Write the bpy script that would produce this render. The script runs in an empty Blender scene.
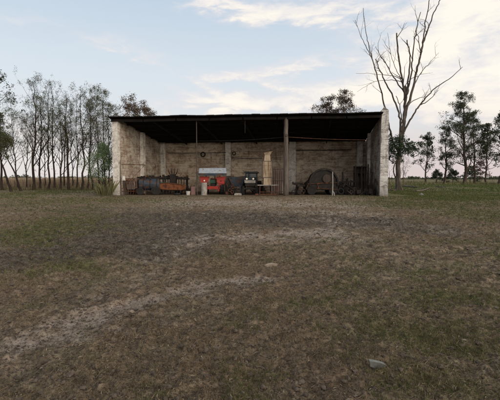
import bpy, math, random
import numpy as np
from mathutils import Vector, Matrix, noise as mnoise

random.seed(7)
S = bpy.context.scene
COL = S.collection
R = math.radians

# ------------------------------------------------------------------ camera
F = 392.0
CAMH = 1.55
PITCH = math.atan(22.0 / F)
cam = bpy.data.cameras.new('camera')
cam.sensor_width = 36.0
cam.sensor_fit = 'HORIZONTAL'
cam.lens = F / 500.0 * 36.0
cam.clip_start = 0.05
cam.clip_end = 12000
camo = bpy.data.objects.new('camera', cam)
COL.objects.link(camo)
camo.location = (0, 0, CAMH)
camo.rotation_euler = (R(90) - PITCH, 0, 0)
S.camera = camo
S.render.resolution_x = 1024
S.render.resolution_y = 819

# ------------------------------------------------------------------ view / exposure
S.view_settings.view_transform = 'Standard'
S.view_settings.look = 'None'
S.view_settings.gamma = 1
S.view_settings.use_curve_mapping = False
S.view_settings.exposure = 0.45
S.render.engine = 'CYCLES'
try:
    S.cycles.max_bounces = 6
    S.cycles.diffuse_bounces = 3
except Exception:
    pass

SUN_AZ = 128.0     # degrees, clockwise from +Y (the view direction)
SUN_EL = 15.0


class NT:
    """small node-tree expression builder"""
    def __init__(s, tree):
        s.t = tree
        s.t.nodes.clear()

    def n(s, typ, **kw):
        nd = s.t.nodes.new(typ)
        for k, v in kw.items():
            setattr(nd, k, v)
        return nd

    def put(s, sock, v):
        if isinstance(v, bpy.types.NodeSocket):
            s.t.links.new(v, sock)
        elif v is not None:
            if isinstance(v, (tuple, list)) and len(v) == 3 and sock.type == 'RGBA':
                v = (*v, 1)
            sock.default_value = v

    def m(s, op, a, b=None, c=None, clamp=False):
        nd = s.n('ShaderNodeMath', operation=op, use_clamp=clamp)
        s.put(nd.inputs[0], a)
        if b is not None: s.put(nd.inputs[1], b)
        if c is not None: s.put(nd.inputs[2], c)
        return nd.outputs[0]

    def mix(s, f, a, b, mode='MIX'):
        nd = s.n('ShaderNodeMix', data_type='RGBA', blend_type=mode)
        s.put(nd.inputs[0], f)
        s.put(nd.inputs[6], a)
        s.put(nd.inputs[7], b)
        return nd.outputs[2]

    def ramp(s, v, lo, hi, a=0.0, b=1.0, smooth=True):
        nd = s.n('ShaderNodeMapRange')
        nd.interpolation_type = 'SMOOTHSTEP' if smooth else 'LINEAR'
        s.put(nd.inputs[0], v)
        for i, x in enumerate((lo, hi, a, b)):
            nd.inputs[i + 1].default_value = x
        return nd.outputs[0]

    def noise(s, vec, scale, detail=4, rough=0.55, dist=0.0):
        nd = s.n('ShaderNodeTexNoise')
        s.put(nd.inputs['Vector'], vec)
        nd.inputs['Scale'].default_value = scale
        nd.inputs['Detail'].default_value = detail
        nd.inputs['Roughness'].default_value = rough
        nd.inputs['Distortion'].default_value = dist
        return nd.outputs[0]

    def vmul(s, vec, xyz):
        nd = s.n('ShaderNodeVectorMath', operation='MULTIPLY')
        s.put(nd.inputs[0], vec)
        nd.inputs[1].default_value = xyz
        return nd.outputs[0]

    def attr(s, name, out='Fac'):
        nd = s.n('ShaderNodeAttribute', attribute_name=name)
        return nd.outputs[out]

    def bsdf(s, color, rough=0.9, bump=None, bstr=0.5, bdist=0.02, metallic=0.0, spec=0.3, trans=None):
        b = s.n('ShaderNodeBsdfPrincipled')
        s.put(b.inputs['Base Color'], color)
        s.put(b.inputs['Roughness'], rough)
        b.inputs['Metallic'].default_value = metallic
        b.inputs['Specular IOR Level'].default_value = spec
        if bump is not None:
            bp = s.n('ShaderNodeBump')
            bp.inputs['Strength'].default_value = bstr
            bp.inputs['Distance'].default_value = bdist
            s.put(bp.inputs['Height'], bump)
            s.t.links.new(bp.outputs[0], b.inputs['Normal'])
        o = s.n('ShaderNodeOutputMaterial')
        s.t.links.new(b.outputs[0], o.inputs[0])
        return b


# ------------------------------------------------------------------ world
W = bpy.data.worlds.new('World')
S.world = W
W.use_nodes = True
w = NT(W.node_tree)
sky = w.n('ShaderNodeTexSky', sky_type='NISHITA', sun_disc=False)
sky.sun_elevation = R(SUN_EL)
sky.sun_rotation = R(SUN_AZ)
sky.altitude = 50
sky.air_density = 1.0
sky.dust_density = 1.5
sky.ozone_density = 1.2
tc = w.n('ShaderNodeTexCoord')
D = tc.outputs['Generated']
sep = w.n('ShaderNodeSeparateXYZ'); w.t.links.new(D, sep.inputs[0])
az = w.m('DEGREES', w.m('ARCTAN2', sep.outputs[0], sep.outputs[1]))
el = w.m('DEGREES', w.m('ARCSINE', sep.outputs[2]))
elp = w.m('MAXIMUM', el, 0.0)
# base colour: the physical sky, washed out by thin high veil
# (values are linear radiance x10; background strength is 0.1)
up = w.ramp(elp, 0, 30)
veil = w.mix(w.ramp(elp, 0, 15), (6.0, 5.65, 5.55), (5.45, 5.95, 6.35))
veil = w.mix(w.ramp(elp, 10, 30), veil, (3.75, 4.65, 5.65))
skyfac = w.mix(0.93, sky.outputs[0], veil)
# streaky cloud noise in az/el space, squashed in elevation
cb = w.n('ShaderNodeCombineXYZ')
w.put(cb.inputs[0], w.m('MULTIPLY', az, 0.035)); w.put(cb.inputs[1], w.m('MULTIPLY', el, 0.105))
n1 = w.noise(cb.outputs[0], 1.3, 8, 0.52, 0.35)
n2 = w.noise(cb.outputs[0], 4.2, 7, 0.58, 0.5)
n3 = w.noise(cb.outputs[0], 12.0, 6, 0.62, 0.6)
wob = w.m('MULTIPLY', w.m('SUBTRACT', n2, 0.5), 13.0)
wob2 = w.m('MULTIPLY', w.m('SUBTRACT', n1, 0.5), 10.0)

def azel(px, py):
    a = math.atan((px - 250) / F)
    return math.degrees(a), math.degrees(math.atan((178 - py) / F * math.cos(a)))

# cloud banks: (px, py, half width px, half height px, slope deg, weight)
BANKS = [(515, 66, 85, 30, -8, 1.0), (440, 40, 62, 15, -24, .85), (400, 24, 60, 11, -12, .6), (330, 17, 70, 9, -3, .62), (270, 14, 60, 8, 2, .45),
         (222, 8, 40, 7, 10, .6), (290, 70, 62, 7, -5, .68), (255, 84, 46, 5, 8, .55), (220, 92, 26, 4, 24, .45),
         (345, 92, 62, 8, 2, .62), (468, 10, 30, 10, 10, .6), (465, 108, 62, 12, -4, .6), (400, 62, 50, 10, -14, .4),
         (305, 105, 80, 7, 0, .65), (232, 104, 50, 7, 4, .6), (175, 90, 40, 5, 12, .3), (110, 44, 45, 6, -8, .26), (60, 82, 50, 6, 4, .22), (30, 128, 35, 14, 0, .3),
         (148, 58, 26, 7, 10, .42), (75, 140, 55, 8, 0, .3), (185, 108, 40, 7, 0, .45), (10, 20, 26, 5, -6, .28), (75, 28, 30, 4, 8, .15)]
tot = None
for (px, py, hw, hh, sl, wt) in BANKS:
    a0, e0 = azel(px, py)
    k = 57.3 / F
    dx = w.m('SUBTRACT', w.m('ADD', az, wob2), a0)
    dy = w.m('SUBTRACT', w.m('ADD', el, w.m('MULTIPLY', wob, 0.42)), e0)
    c, s_ = math.cos(R(-sl)), math.sin(R(-sl))
    u = w.m('ADD', w.m('MULTIPLY', dx, c / (hw * k)), w.m('MULTIPLY', dy, s_ / (hw * k)))
    v = w.m('ADD', w.m('MULTIPLY', dx, -s_ / (hh * k)), w.m('MULTIPLY', dy, c / (hh * k)))
    d2 = w.m('ADD', w.m('MULTIPLY', u, u), w.m('MULTIPLY', v, v))
    g = w.m('MULTIPLY', w.m('EXPONENT', w.m('MULTIPLY', d2, -0.8)), wt)
    tot = g if tot is None else w.m('ADD', tot, g)
# background cloud everywhere else (the whole dome stays believable from any side)
side = w.ramp(w.m('ABSOLUTE', az), 34, 60)
tot = w.m('ADD', tot, w.m('MULTIPLY', side, w.ramp(n1, .46, .66)))
tot = w.m('ADD', tot, w.ramp(n1, .55, .8, 0, .25))
brk = w.m('ADD', w.m('MULTIPLY', w.m('SUBTRACT', n2, .5), 1.9), w.m('MULTIPLY', w.m('SUBTRACT', n3, .5), 1.1))
cover = w.ramp(w.m('ADD', tot, w.m('MULTIPLY', brk, w.m('MINIMUM', w.m('ADD', tot, .18), .8))), .10, .78)
cloud_hi = w.mix(w.ramp(w.m('ADD', tot, w.m('MULTIPLY', brk, .9)), .35, 1.25), (5.9, 5.75, 5.95), (7.7, 7.25, 6.35))
cloud_lo = w.mix(w.ramp(n2, .35, .65), (5.6, 5.3, 5.25), (6.9, 6.4, 5.9))
cloudc = w.mix(w.ramp(el, 3, 13), cloud_lo, cloud_hi)
skyc = w.mix(w.m('MULTIPLY', cover, .93), skyfac, cloudc)
# pink-grey band low on the right
lowr = w.m('MULTIPLY', w.ramp(el, 1, 9, 1, 0), w.ramp(az, -5, 25))
skyc = w.mix(w.m('MULTIPLY', lowr, .75), skyc, (5.1, 4.3, 4.15))
# sun-side glow added to the unseen sky behind the camera, lighting the shed
dt_ = w.n('ShaderNodeVectorMath', operation='DOT_PRODUCT')
w.put(dt_.inputs[0], D)
dt_.inputs[1].default_value = (math.sin(R(SUN_AZ)) * math.cos(R(SUN_EL)), math.cos(R(SUN_AZ)) * math.cos(R(SUN_EL)), math.sin(R(SUN_EL)))
glow = w.ramp(dt_.outputs['Value'], .15, 1.0)
skyc = w.mix(w.m('MULTIPLY', glow, w.ramp(n1, .2, .6, .6, 1)), skyc, (21, 18.3, 15.5))
# unseen overhead sky, brightened to add light on ground and shed
skyc = w.mix(w.m('MULTIPLY', w.ramp(el, 32, 60), .8), skyc, (8.6, 8.5, 8.4))
bg = w.n('ShaderNodeBackground')
w.put(bg.inputs[0], skyc)
bg.inputs[1].default_value = 0.1
wo = w.n('ShaderNodeOutputWorld')
w.t.links.new(bg.outputs[0], wo.inputs[0])

# ------------------------------------------------------------------ sun (low, veiled by cloud)
sl = bpy.data.lights.new('sun', 'SUN')
sl.energy = 0.9
sl.angle = R(35)
sl.color = (1.0, .88, .74)
so = bpy.data.objects.new('sun', sl)
COL.objects.link(so)
SA, SE = R(SUN_AZ), R(SUN_EL)
sd = Vector((math.sin(SA) * math.cos(SE), math.cos(SA) * math.cos(SE), math.sin(SE)))
so.rotation_euler = sd.to_track_quat('Z', 'Y').to_euler()


# ================================================================== helpers
def pix(px, py, Y):
    """world point seen at photo pixel px,py at depth Y"""
    cp, sp = math.cos(PITCH), math.sin(PITCH)
    x = (px - 250); v = 200 - py
    dx, dy, dz = x, F * cp + v * sp, -F * sp + v * cp
    t = Y / dy
    return Vector((dx * t, Y, CAMH + dz * t))

def gnd(px, py):
    cp, sp = math.cos(PITCH), math.sin(PITCH)
    x = (px - 250); v = 200 - py
    dx, dy, dz = x, F * cp + v * sp, -F * sp + v * cp
    t = -CAMH / dz
    return Vector((dx * t, dy * t, 0))

def tag(o, label=None, cat=None, group=None, kind=None):
    if label: o['label'] = label
    if cat: o['category'] = cat
    if group: o['group'] = group
    if kind: o['kind'] = kind
    return o

def empty(name, loc, rz=0, label=None, cat=None, group=None):
    o = bpy.data.objects.new(name, None)
    o.empty_display_size = .3
    COL.objects.link(o)
    o.location = loc
    o.rotation_euler = (0, 0, rz)
    return tag(o, label, cat, group)


class MB:
    def __init__(s):
        s.v = []; s.f = []; s.uv = {}

    def quad(s, a, b, c, d, uv=None):
        i = len(s.v)
        s.v += [tuple(a), tuple(b), tuple(c), tuple(d)]
        s.f.append((i, i + 1, i + 2, i + 3))
        if uv: s.uv[len(s.f) - 1] = uv
        return s

    def tri(s, a, b, c):
        i = len(s.v)
        s.v += [tuple(a), tuple(b), tuple(c)]
        s.f.append((i, i + 1, i + 2))
        return s

    def hexa(s, p):
        """8 corners: bottom 0-3 ccw, top 4-7 ccw"""
        i = len(s.v)
        s.v += [tuple(q) for q in p]
        for q in ((3, 2, 1, 0), (4, 5, 6, 7), (0, 1, 5, 4), (1, 2, 6, 5), (2, 3, 7, 6), (3, 0, 4, 7)):
            s.f.append(tuple(i + k for k in q))
        return s

    def box(s, x0, x1, y0, y1, z0, z1, m=None, taper=0.0):
        cx, cy = (x0 + x1) / 2, (y0 + y1) / 2
        k = 1 - taper
        P = [(x0, y0, z0), (x1, y0, z0), (x1, y1, z0), (x0, y1, z0)]
        P += [(cx + (x - cx) * k, cy + (y - cy) * k, z1) for x, y, _ in P[:4]]
        if m is not None: P = [m @ Vector(q) for q in P]
        return s.hexa(P)

    def bar(s, a, b, wd, dp=None):
        """rectangular bar between two points"""
        a = Vector(a); b = Vector(b); dp = dp or wd
        d = (b - a).normalized()
        upv = Vector((0, 0, 1)) if abs(d.z) < .9 else Vector((0, 1, 0))
        x = d.cross(upv).normalized() * wd / 2
        y = d.cross(x).normalized() * dp / 2
        return s.hexa([a - x - y, a + x - y, a + x + y, a - x + y, b - x - y, b + x - y, b + x + y, b - x + y])

    def tube(s, pts, rad, n=6, cap=True):
        pts = [Vector(p) for p in pts]
        if not isinstance(rad, (list, tuple)): rad = [rad] * len(pts)
        prev = None; start = len(s.v)
        for i, p in enumerate(pts):
            d = (pts[min(i + 1, len(pts) - 1)] - pts[max(i - 1, 0)])
            if d.length < 1e-9: d = Vector((0, 0, 1))
            d.normalize()
            if prev is None:
                x = d.orthogonal().normalized()
            else:
                x = prev - d * prev.dot(d)
                x = x.normalized() if x.length > 1e-6 else d.orthogonal().normalized()
            prev = x
            y = d.cross(x)
            for k in range(n):
                a = 2 * math.pi * k / n
                s.v.append(tuple(p + (x * math.cos(a) + y * math.sin(a)) * rad[i]))
        for i in range(len(pts) - 1):
            for k in range(n):
                a = start + i * n + k; b = start + i * n + (k + 1) % n
                s.f.append((a, b, b + n, a + n))
        if cap:
            s.f.append(tuple(start + k for k in range(n))[::-1])
            e = start + (len(pts) - 1) * n
            s.f.append(tuple(e + k for k in range(n)))
        return s

    def lathe(s, prof, c=(0, 0, 0), axis='Z', n=20):
        """prof: list of (radius, height) along axis"""
        c = Vector(c); start = len(s.v)
        for r, h in prof:
            for k in range(n):
                a = 2 * math.pi * k / n
                u, v = r * math.cos(a), r * math.sin(a)
                q = {'Z': (u, v, h), 'X': (h, u, v), 'Y': (u, h, v)}[axis]
                s.v.append(tuple(c + Vector(q)))
        for i in range(len(prof) - 1):
            for k in range(n):
                a = start + i * n + k; b = start + i * n + (k + 1) % n
                s.f.append((a, b, b + n, a + n))
        s.f.append(tuple(start + k for k in range(n))[::-1])
        e = start + (len(prof) - 1) * n
        s.f.append(tuple(e + k for k in range(n)))
        return s

    def ring(s, r0, r1, h, c, axis='X', n=28, a0=0.0, a1=360.0):
        """flat thick ring / arc"""
        c = Vector(c)
        def P(r, a, hh):
            u, v = r * math.cos(a), r * math.sin(a)
            return c + Vector({'Z': (u, v, hh), 'X': (hh, u, v), 'Y': (u, hh, v)}[axis])
        for k in range(n):
            A = R(a0 + (a1 - a0) * k / n); B = R(a0 + (a1 - a0) * (k + 1) / n)
            s.hexa([P(r0, A, -h / 2), P(r1, A, -h / 2), P(r1, A, h / 2), P(r0, A, h / 2),
                    P(r0, B, -h / 2), P(r1, B, -h / 2), P(r1, B, h / 2), P(r0, B, h / 2)])
        return s

    def build(s, name, mat, parent=None, smooth=False, bevel=0.0):
        me = bpy.data.meshes.new(name)
        me.from_pydata(s.v, [], s.f)
        if s.uv:
            uvl = me.uv_layers.new(name='UVMap')
            for fi, uv in s.uv.items():
                for li, t in zip(me.polygons[fi].loop_indices, uv):
                    uvl.data[li].uv = t
        me.materials.append(mat)
        if smooth:
            me.polygons.foreach_set('use_smooth', [True] * len(me.polygons))
        me.update()
        o = bpy.data.objects.new(name, me)
        COL.objects.link(o)
        if parent is not None: o.parent = parent
        if bevel:
            b = o.modifiers.new('bevel', 'BEVEL'); b.width = bevel; b.segments = 2; b.limit_method = 'ANGLE'
        return o


def jit(o, amount, freq=1.0, seed=0.0):
    """uneven the vertices of a mesh a little, so old things are not perfectly straight"""
    for v in o.data.vertices:
        p = v.co * freq + Vector((seed, seed * 2, 0))
        v.co += mnoise.noise_vector(p) * amount
    return o


# ================================================================== materials
def mat(name):
    m = bpy.data.materials.new(name)
    m.use_nodes = True
    return m, NT(m.node_tree)

def simple(name, c1, c2, scale=3.0, rough=.85, bump=.3, bdist=.01, metallic=0.0, spec=.3, stain=None, stain_amt=.5, streak=False):
    m, t = mat(name)
    tcn = t.n('ShaderNodeTexCoord')
    vec = tcn.outputs['Object']
    if streak: vec = t.vmul(vec, (1, 1, .12))
    n = t.noise(vec, scale, 6, .6)
    f = t.noise(vec, scale * 9, 4, .6)
    mixv = t.ramp(t.m('ADD', t.m('MULTIPLY', n, .7), t.m('MULTIPLY', f, .3)), .38, .62)
    c = t.mix(mixv, c1, c2)
    if stain is not None:
        g = t.noise(vec, scale * .6 + 1.3, 7, .65, .5)
        c = t.mix(t.ramp(g, .62 - stain_amt * .3, .72 - stain_amt * .2), c, stain)
    t.bsdf(c, rough, bump=f, bstr=bump, bdist=bdist, metallic=metallic, spec=spec)
    return m

M = {}
M['rust'] = simple('rust', (.065, .028, .016), (.03, .016, .011), 5, .9, .5, stain=(.16, .06, .025), stain_amt=.4)
M['dark_iron'] = simple('dark_iron', (.006, .0055, .0055), (.015, .012, .010), 4, .75, .4, stain=(.04, .02, .012), stain_amt=.3)
M['rubber'] = simple('rubber', (.009, .009, .009), (.018, .016, .014), 6, .9, .4)
M['red_paint'] = simple('red_paint', (.30, .022, .013), (.18, .015, .010), 3, .55, .2, stain=(.09, .035, .02), stain_amt=.3)
M['blue_grey_paint'] = simple('blue_grey_paint', (.22, .26, .32), (.30, .33, .37), 3, .6, .2, stain=(.14, .12, .10), stain_amt=.25)
M['blue_paint'] = simple('blue_paint', (.032, .048, .068), (.014, .021, .03), 2.5, .7, .3, stain=(.07, .035, .02), stain_amt=.5)
M['teal_paint'] = simple('teal_paint', (.010, .024, .025), (.008, .018, .020), 3, .6, .3, stain=(.05, .03, .02), stain_amt=.4)
M['green_paint'] = simple('green_paint', (.02, .085, .055), (.015, .05, .035), 4, .7, .3, stain=(.05, .03, .02), stain_amt=.4)
M['orange_rust'] = simple('orange_rust', (.22, .078, .032), (.11, .045, .025), 3, .85, .4, stain=(.07, .03, .018), stain_amt=.45)
M['pale_metal'] = simple('pale_metal', (.30, .285, .26), (.20, .185, .165), 4, .55, .3, stain=(.12, .07, .04), stain_amt=.3)
M['white_plastic'] = simple('white_plastic', (.5, .48, .46), (.38, .36, .34), 6, .5, .1, stain=(.2, .16, .12), stain_amt=.3)
M['pink_plastic'] = simple('pink_plastic', (.17, .095, .085), (.11, .06, .055), 6, .6, .1)
M['wood_grey'] = simple('wood_grey', (.13, .108, .09), (.055, .045, .038), 6, .9, .6, streak=True, stain=(.06, .045, .035), stain_amt=.3)
M['wood_dark'] = simple('wood_dark', (.055, .042, .034), (.028, .022, .018), 5, .9, .5, streak=True)
M['tan_board'] = simple('tan_board', (.36, .285, .20), (.20, .155, .105), 5, .85, .4, streak=True, stain=(.14, .09, .05), stain_amt=.35)
M['sheet_brown'] = simple('sheet_brown', (.10, .072, .06), (.055, .04, .034), 5, .85, .4, streak=True, stain=(.2, .15, .13), stain_amt=.2)
M['glass_dark'] = simple('glass_dark', (.02, .03, .032), (.03, .04, .042), 2, .12, .0, spec=.6)
M['lamp_glass'] = simple('lamp_glass', (.8, .75, .68), (.7, .62, .5), 2, .15, .0, spec=.8)
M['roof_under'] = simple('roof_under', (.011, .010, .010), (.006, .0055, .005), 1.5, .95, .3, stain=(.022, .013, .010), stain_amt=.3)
M['steel_post'] = simple('steel_post', (.07, .055, .047), (.04, .03, .026), 6, .8, .3, streak=True)
M['rope'] = simple('rope', (.16, .14, .12), (.1, .09, .08), 8, .9, .2)


def wall_mat(name, plaster, brick, mortar, cover_lo, cover_hi, white=0.0, soot=.5, floor_dirt=.45):
    """old brick wall with patchy limewash"""
    m, t = mat(name)
    uv = t.n('ShaderNodeUVMap').outputs[0]
    br = t.n('ShaderNodeTexBrick')
    br.offset = .5; br.squash = 1
    t.put(br.inputs['Vector'], uv)
    br.inputs['Color1'].default_value = (*brick, 1)
    br.inputs['Color2'].default_value = (brick[0] * .6, brick[1] * .62, brick[2] * .68, 1)
    br.inputs['Mortar'].default_value = (*mortar, 1)
    br.inputs['Scale'].default_value = 1
    br.inputs['Mortar Size'].default_value = .018
    br.inputs['Mortar Smooth'].default_value = .4
    br.inputs['Bias'].default_value = -.2
    br.inputs['Brick Width'].default_value = .34
    br.inputs['Row Height'].default_value = .115
    big = t.noise(uv, .55, 7, .66, .6)
    mid = t.noise(uv, 2.6, 7, .7, .4)
    fine = t.noise(uv, 16, 5, .65)
    st = t.noise(t.vmul(uv, (1.4, .16, 1)), 2.2, 6, .65, .3)
    row = t.noise(t.vmul(uv, (.22, 4.2, 1)), 1.6, 6, .68, .15)
    blot = t.noise(t.vmul(uv, (1, 1.5, 1)), 1.5, 6, .75, .7)
    cv = t.m('ADD', t.m('MULTIPLY', big, .40), t.m('ADD', t.m('MULTIPLY', mid, .25), t.m('MULTIPLY', row, .35)))
    cv = t.ramp(cv, cover_lo, cover_hi)
    pl = t.mix(t.ramp(mid, .35, .65), plaster, tuple(p * .72 for p in plaster))
    pl = t.mix(t.m('MULTIPLY', t.m('SUBTRACT', 1.0, br.outputs['Fac']), .0), pl, pl)
    # brick courses read faintly through the wash
    pl = t.mix(t.m('MULTIPLY', br.outputs['Fac'], t.ramp(mid, .45, .6, .05, .5)), pl, tuple(p * .5 for p in plaster))
    c = t.mix(cv, br.outputs[0], pl)
    c = t.mix(t.ramp(blot, .50, .60, 0, .62), c, tuple(p * .5 for p in brick))
    c = t.mix(t.ramp(blot, .42, .33, 0, .45), c, tuple(min(p * 1.2, .78) for p in plaster))
    # streaks and soot of their own shape
    c = t.mix(t.ramp(st, .53, .72, 0, soot), c, (.04, .034, .028))
    # missing bricks / dark holes
    hole = t.noise(uv, 1.1, 3, .5, 1.2)
    c = t.mix(t.ramp(hole, .70, .745, 0, .8), c, (.03, .022, .018))
    # grime and splash along the foot of the wall
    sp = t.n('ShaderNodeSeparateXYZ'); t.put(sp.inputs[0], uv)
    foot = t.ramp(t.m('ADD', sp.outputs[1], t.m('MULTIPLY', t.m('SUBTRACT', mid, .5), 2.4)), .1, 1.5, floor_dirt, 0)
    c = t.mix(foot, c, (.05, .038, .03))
    c = t.mix(t.ramp(fine, .3, .7, .22, 0), c, (.03, .025, .02))
    h = t.m('ADD', t.m('MULTIPLY', fine, .35), t.m('ADD', t.m('MULTIPLY', mid, .6), t.m('MULTIPLY', br.outputs['Fac'], -.4)))
    t.bsdf(c, .93, bump=h, bstr=1.0, bdist=.03, spec=.15)
    return m

M['wall_back'] = wall_mat('wall_back', (.68, .58, .46), (.31, .20, .135), (.46, .39, .31), .44, .54, soot=.5, floor_dirt=.35)
M['wall_left'] = wall_mat('wall_left', (.60, .54, .45), (.25, .15, .10), (.42, .37, .31), .43, .54, soot=.5, floor_dirt=.3)
M['wall_right'] = wall_mat('wall_right', (.60, .55, .49), (.24, .15, .10), (.28, .25, .22), .42, .52, soot=.6, floor_dirt=.8)
M['wall_white'] = wall_mat('wall_white', (.68, .66, .63), (.20, .15, .12), (.30, .28, .26), .40, .50, soot=.75, floor_dirt=.5)
M['pilaster'] = wall_mat('pilaster', (.78, .74, .68), (.46, .41, .35), (.33, .29, .24), .34, .44, soot=.3, floor_dirt=.3)


def bark(name, c1, c2, scale=2.0):
    m, t = mat(name)
    vec = t.vmul(t.n('ShaderNodeTexCoord').outputs['Object'], (1, 1, .22))
    n = t.noise(vec, scale * 3, 6, .65)
    b = t.noise(vec, scale * .5, 4, .6)
    c = t.mix(t.ramp(t.m('ADD', t.m('MULTIPLY', n, .6), t.m('MULTIPLY', b, .4)), .38, .62), c1, c2)
    t.bsdf(c, .95, bump=n, bstr=.6, bdist=.03, spec=.1)
    return m

M['bark_dead'] = bark('bark_dead', (.12, .10, .088), (.036, .030, .027), 1.5)
M['bark_dark'] = bark('bark_dark', (.018, .014, .011), (.042, .032, .026))
M['bark_mid'] = bark('bark_mid', (.075, .052, .04), (.14, .10, .08))
M['bark_far'] = bark('bark_far', (.035, .026, .021), (.07, .052, .043))

def leafmat(name, c1, c2, c3):
    m, t = mat(name)
    r = t.attr('tint')
    c = t.mix(t.ramp(r, 0, .6), c1, c2)
    c = t.mix(t.ramp(r, .6, 1), c, c3)
    b = t.bsdf(c, .7, spec=.25)
    # leaves let some light through
    tr = t.n('ShaderNodeBsdfTranslucent'); t.put(tr.inputs[0], c)
    mx = t.n('ShaderNodeMixShader'); mx.inputs[0].default_value = .28
    t.t.links.new(b.outputs[0], mx.inputs[1]); t.t.links.new(tr.outputs[0], mx.inputs[2])
    out = [n for n in t.t.nodes if n.type == 'OUTPUT_MATERIAL'][0]
    t.t.links.new(mx.outputs[0], out.inputs[0])
    return m

M['leaf_olive'] = leafmat('leaf_olive', (.03, .034, .016), (.058, .064, .028), (.11, .105, .05))
M['leaf_grey'] = leafmat('leaf_grey', (.022, .03, .016), (.042, .054, .028), (.075, .086, .046))
M['leaf_green'] = leafmat('leaf_green', (.07, .11, .05), (.115, .165, .08), (.17, .22, .115))
M['leaf_dark'] = leafmat('leaf_dark', (.013, .025, .012), (.025, .042, .02), (.05, .068, .032))
M['leaf_brown'] = leafmat('leaf_brown', (.05, .032, .022), (.09, .06, .035), (.13, .09, .05))
M['leaf_rust'] = leafmat('leaf_rust', (.028, .02, .014), (.05, .035, .024), (.08, .055, .035))
M['leaf_twig'] = leafmat('leaf_twig', (.07, .045, .04), (.12, .08, .065), (.16, .11, .09))
M['grass_green'] = leafmat('grass_green', (.045, .054, .018), (.075, .082, .028), (.13, .125, .052))
M['grass_lush'] = leafmat('grass_lush', (.034, .055, .011), (.062, .086, .02), (.12, .135, .045))
M['grass_dry'] = leafmat('grass_dry', (.085, .06, .038), (.16, .118, .07), (.27, .215, .14))
M['bunch_grass'] = leafmat('bunch_grass', (.06, .07, .03), (.12, .12, .05), (.22, .19, .10))
M['crop_dry'] = leafmat('crop_dry', (.17, .12, .08), (.28, .21, .14), (.38, .30, .20))
M['litter'] = leafmat('litter', (.035, .026, .02), (.10, .078, .056), (.26, .22, .16))
M['clod'] = simple('clod', (.032, .024, .019), (.085, .066, .052), 20, .97, .6, bdist=.004)


# ================================================================== numpy noise
def vnoise(x, y, seed=0):
    xi = np.floor(x).astype(np.int64); yi = np.floor(y).astype(np.int64)
    xf = x - xi; yf = y - yi
    u = xf * xf * (3 - 2 * xf); v = yf * yf * (3 - 2 * yf)
    def h(a, b):
        n = (a * 374761393 + b * 668265263 + seed * 1442695041) & 0xFFFFFFFF
        n = ((n ^ (n >> 13)) * 1274126177) & 0xFFFFFFFF
        n = (n ^ (n >> 16)) & 0xFFFF
        return n / 65535.0
    a = h(xi, yi); b = h(xi + 1, yi); c = h(xi, yi + 1); d = h(xi + 1, yi + 1)
    return (a + (b - a) * u) * (1 - v) + (c + (d - c) * u) * v

def fbm(x, y, oct=4, seed=0, rough=.5):
    t = 0; amp = 1; tot_ = 0
    c, s_ = math.cos(.6), math.sin(.6)
    for i in range(oct):
        t = t + amp * vnoise(x + 17.3 * i, y - 9.1 * i, seed + i)
        tot_ += amp; amp *= rough
        x, y = (x * c - y * s_) * 2.03, (x * s_ + y * c) * 2.03
    return t / tot_

def sstep(v, a, b):
    t = np.clip((v - a) / (b - a), 0, 1)
    return t * t * (3 - 2 * t)

# ================================================================== ground zones (world metres)
def zone(px, py, rx, ry, wt):
    g = gnd(px, py)
    y0 = gnd(px, py + ry).y; y1 = gnd(px, max(py - ry, 183)).y
    return (g.x, g.y, rx / F * g.y, max((y1 - y0) / 2, .15), wt)

GREEN_Z = [zone(*q) for q in [(50, 192.5, 60, 3.0, .9), (20, 197, 50, 2, .35), (390, 350, 150, 45, .34), (430, 290, 110, 30, .25), (250, 310, 110, 22, .2), (40, 207, 100, 7, .4), (60, 222, 50, 9, .6), (20, 238, 60, 14, .7), (35, 274, 50, 10, .5),
           (90, 264, 35, 6, .55), (10, 310, 40, 20, .3), (455, 195, 95, 7, 1.3), (420, 204, 60, 4, .6), (490, 218, 40, 14, .7),
           (400, 262, 90, 20, .2), (470, 290, 60, 26, .2), (465, 355, 60, 26, .3), (330, 300, 70, 18, .2), (90, 200, 90, 3, .55),
           (250, 250, 60, 8, .2), (440, 385, 60, 15, .35), (220, 330, 40, 8, .15), (485, 250, 40, 12, .5)]]
MUD_Z = [zone(*q) for q in [(110, 232, 110, 16, .9), (40, 255, 60, 10, .5), (235, 216, 80, 8, .8), (370, 221, 60, 9, .65), (440, 232, 45, 8, .3),
         (150, 250, 80, 8, .5), (290, 220, 50, 5, .45), (60, 300, 60, 12, .35), (480, 205, 30, 3, .2), (120, 212, 90, 6, .5), (180, 360, 60, 16, .25)]]
PALE_Z = [zone(*q) for q in [(250, 202, 110, 6, .75), (200, 300, 90, 10, .25), (260, 236, 110, 8, .3), (90, 320, 60, 14, .3), (330, 216, 60, 5, .3), (330, 206, 60, 3.5, .5), (180, 226, 22, 4, .55), (420, 226, 34, 6, .25), (465, 233, 22, 6, .2), (300, 232, 70, 6, .4),
          (20, 338, 30, 13, .6), (205, 202, 60, 2.5, .3), (345, 213, 40, 3, .4), (360, 265, 60, 8, .12), (60, 345, 35, 8, .35)]]
TRACKS = [([(0, 352), (30, 342), (62, 334), (100, 316), (145, 298), (190, 289), (225, 283), (262, 276)], .26, .6),
          ([(0, 372), (50, 357), (110, 335), (170, 315)], .2, .2),
          ([(115, 290), (145, 263), (185, 248), (220, 238), (262, 233), (320, 229), (350, 222)], .5, .30),
          ([(225, 283), (300, 262), (360, 240), (385, 222)], .4, .15)]

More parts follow.
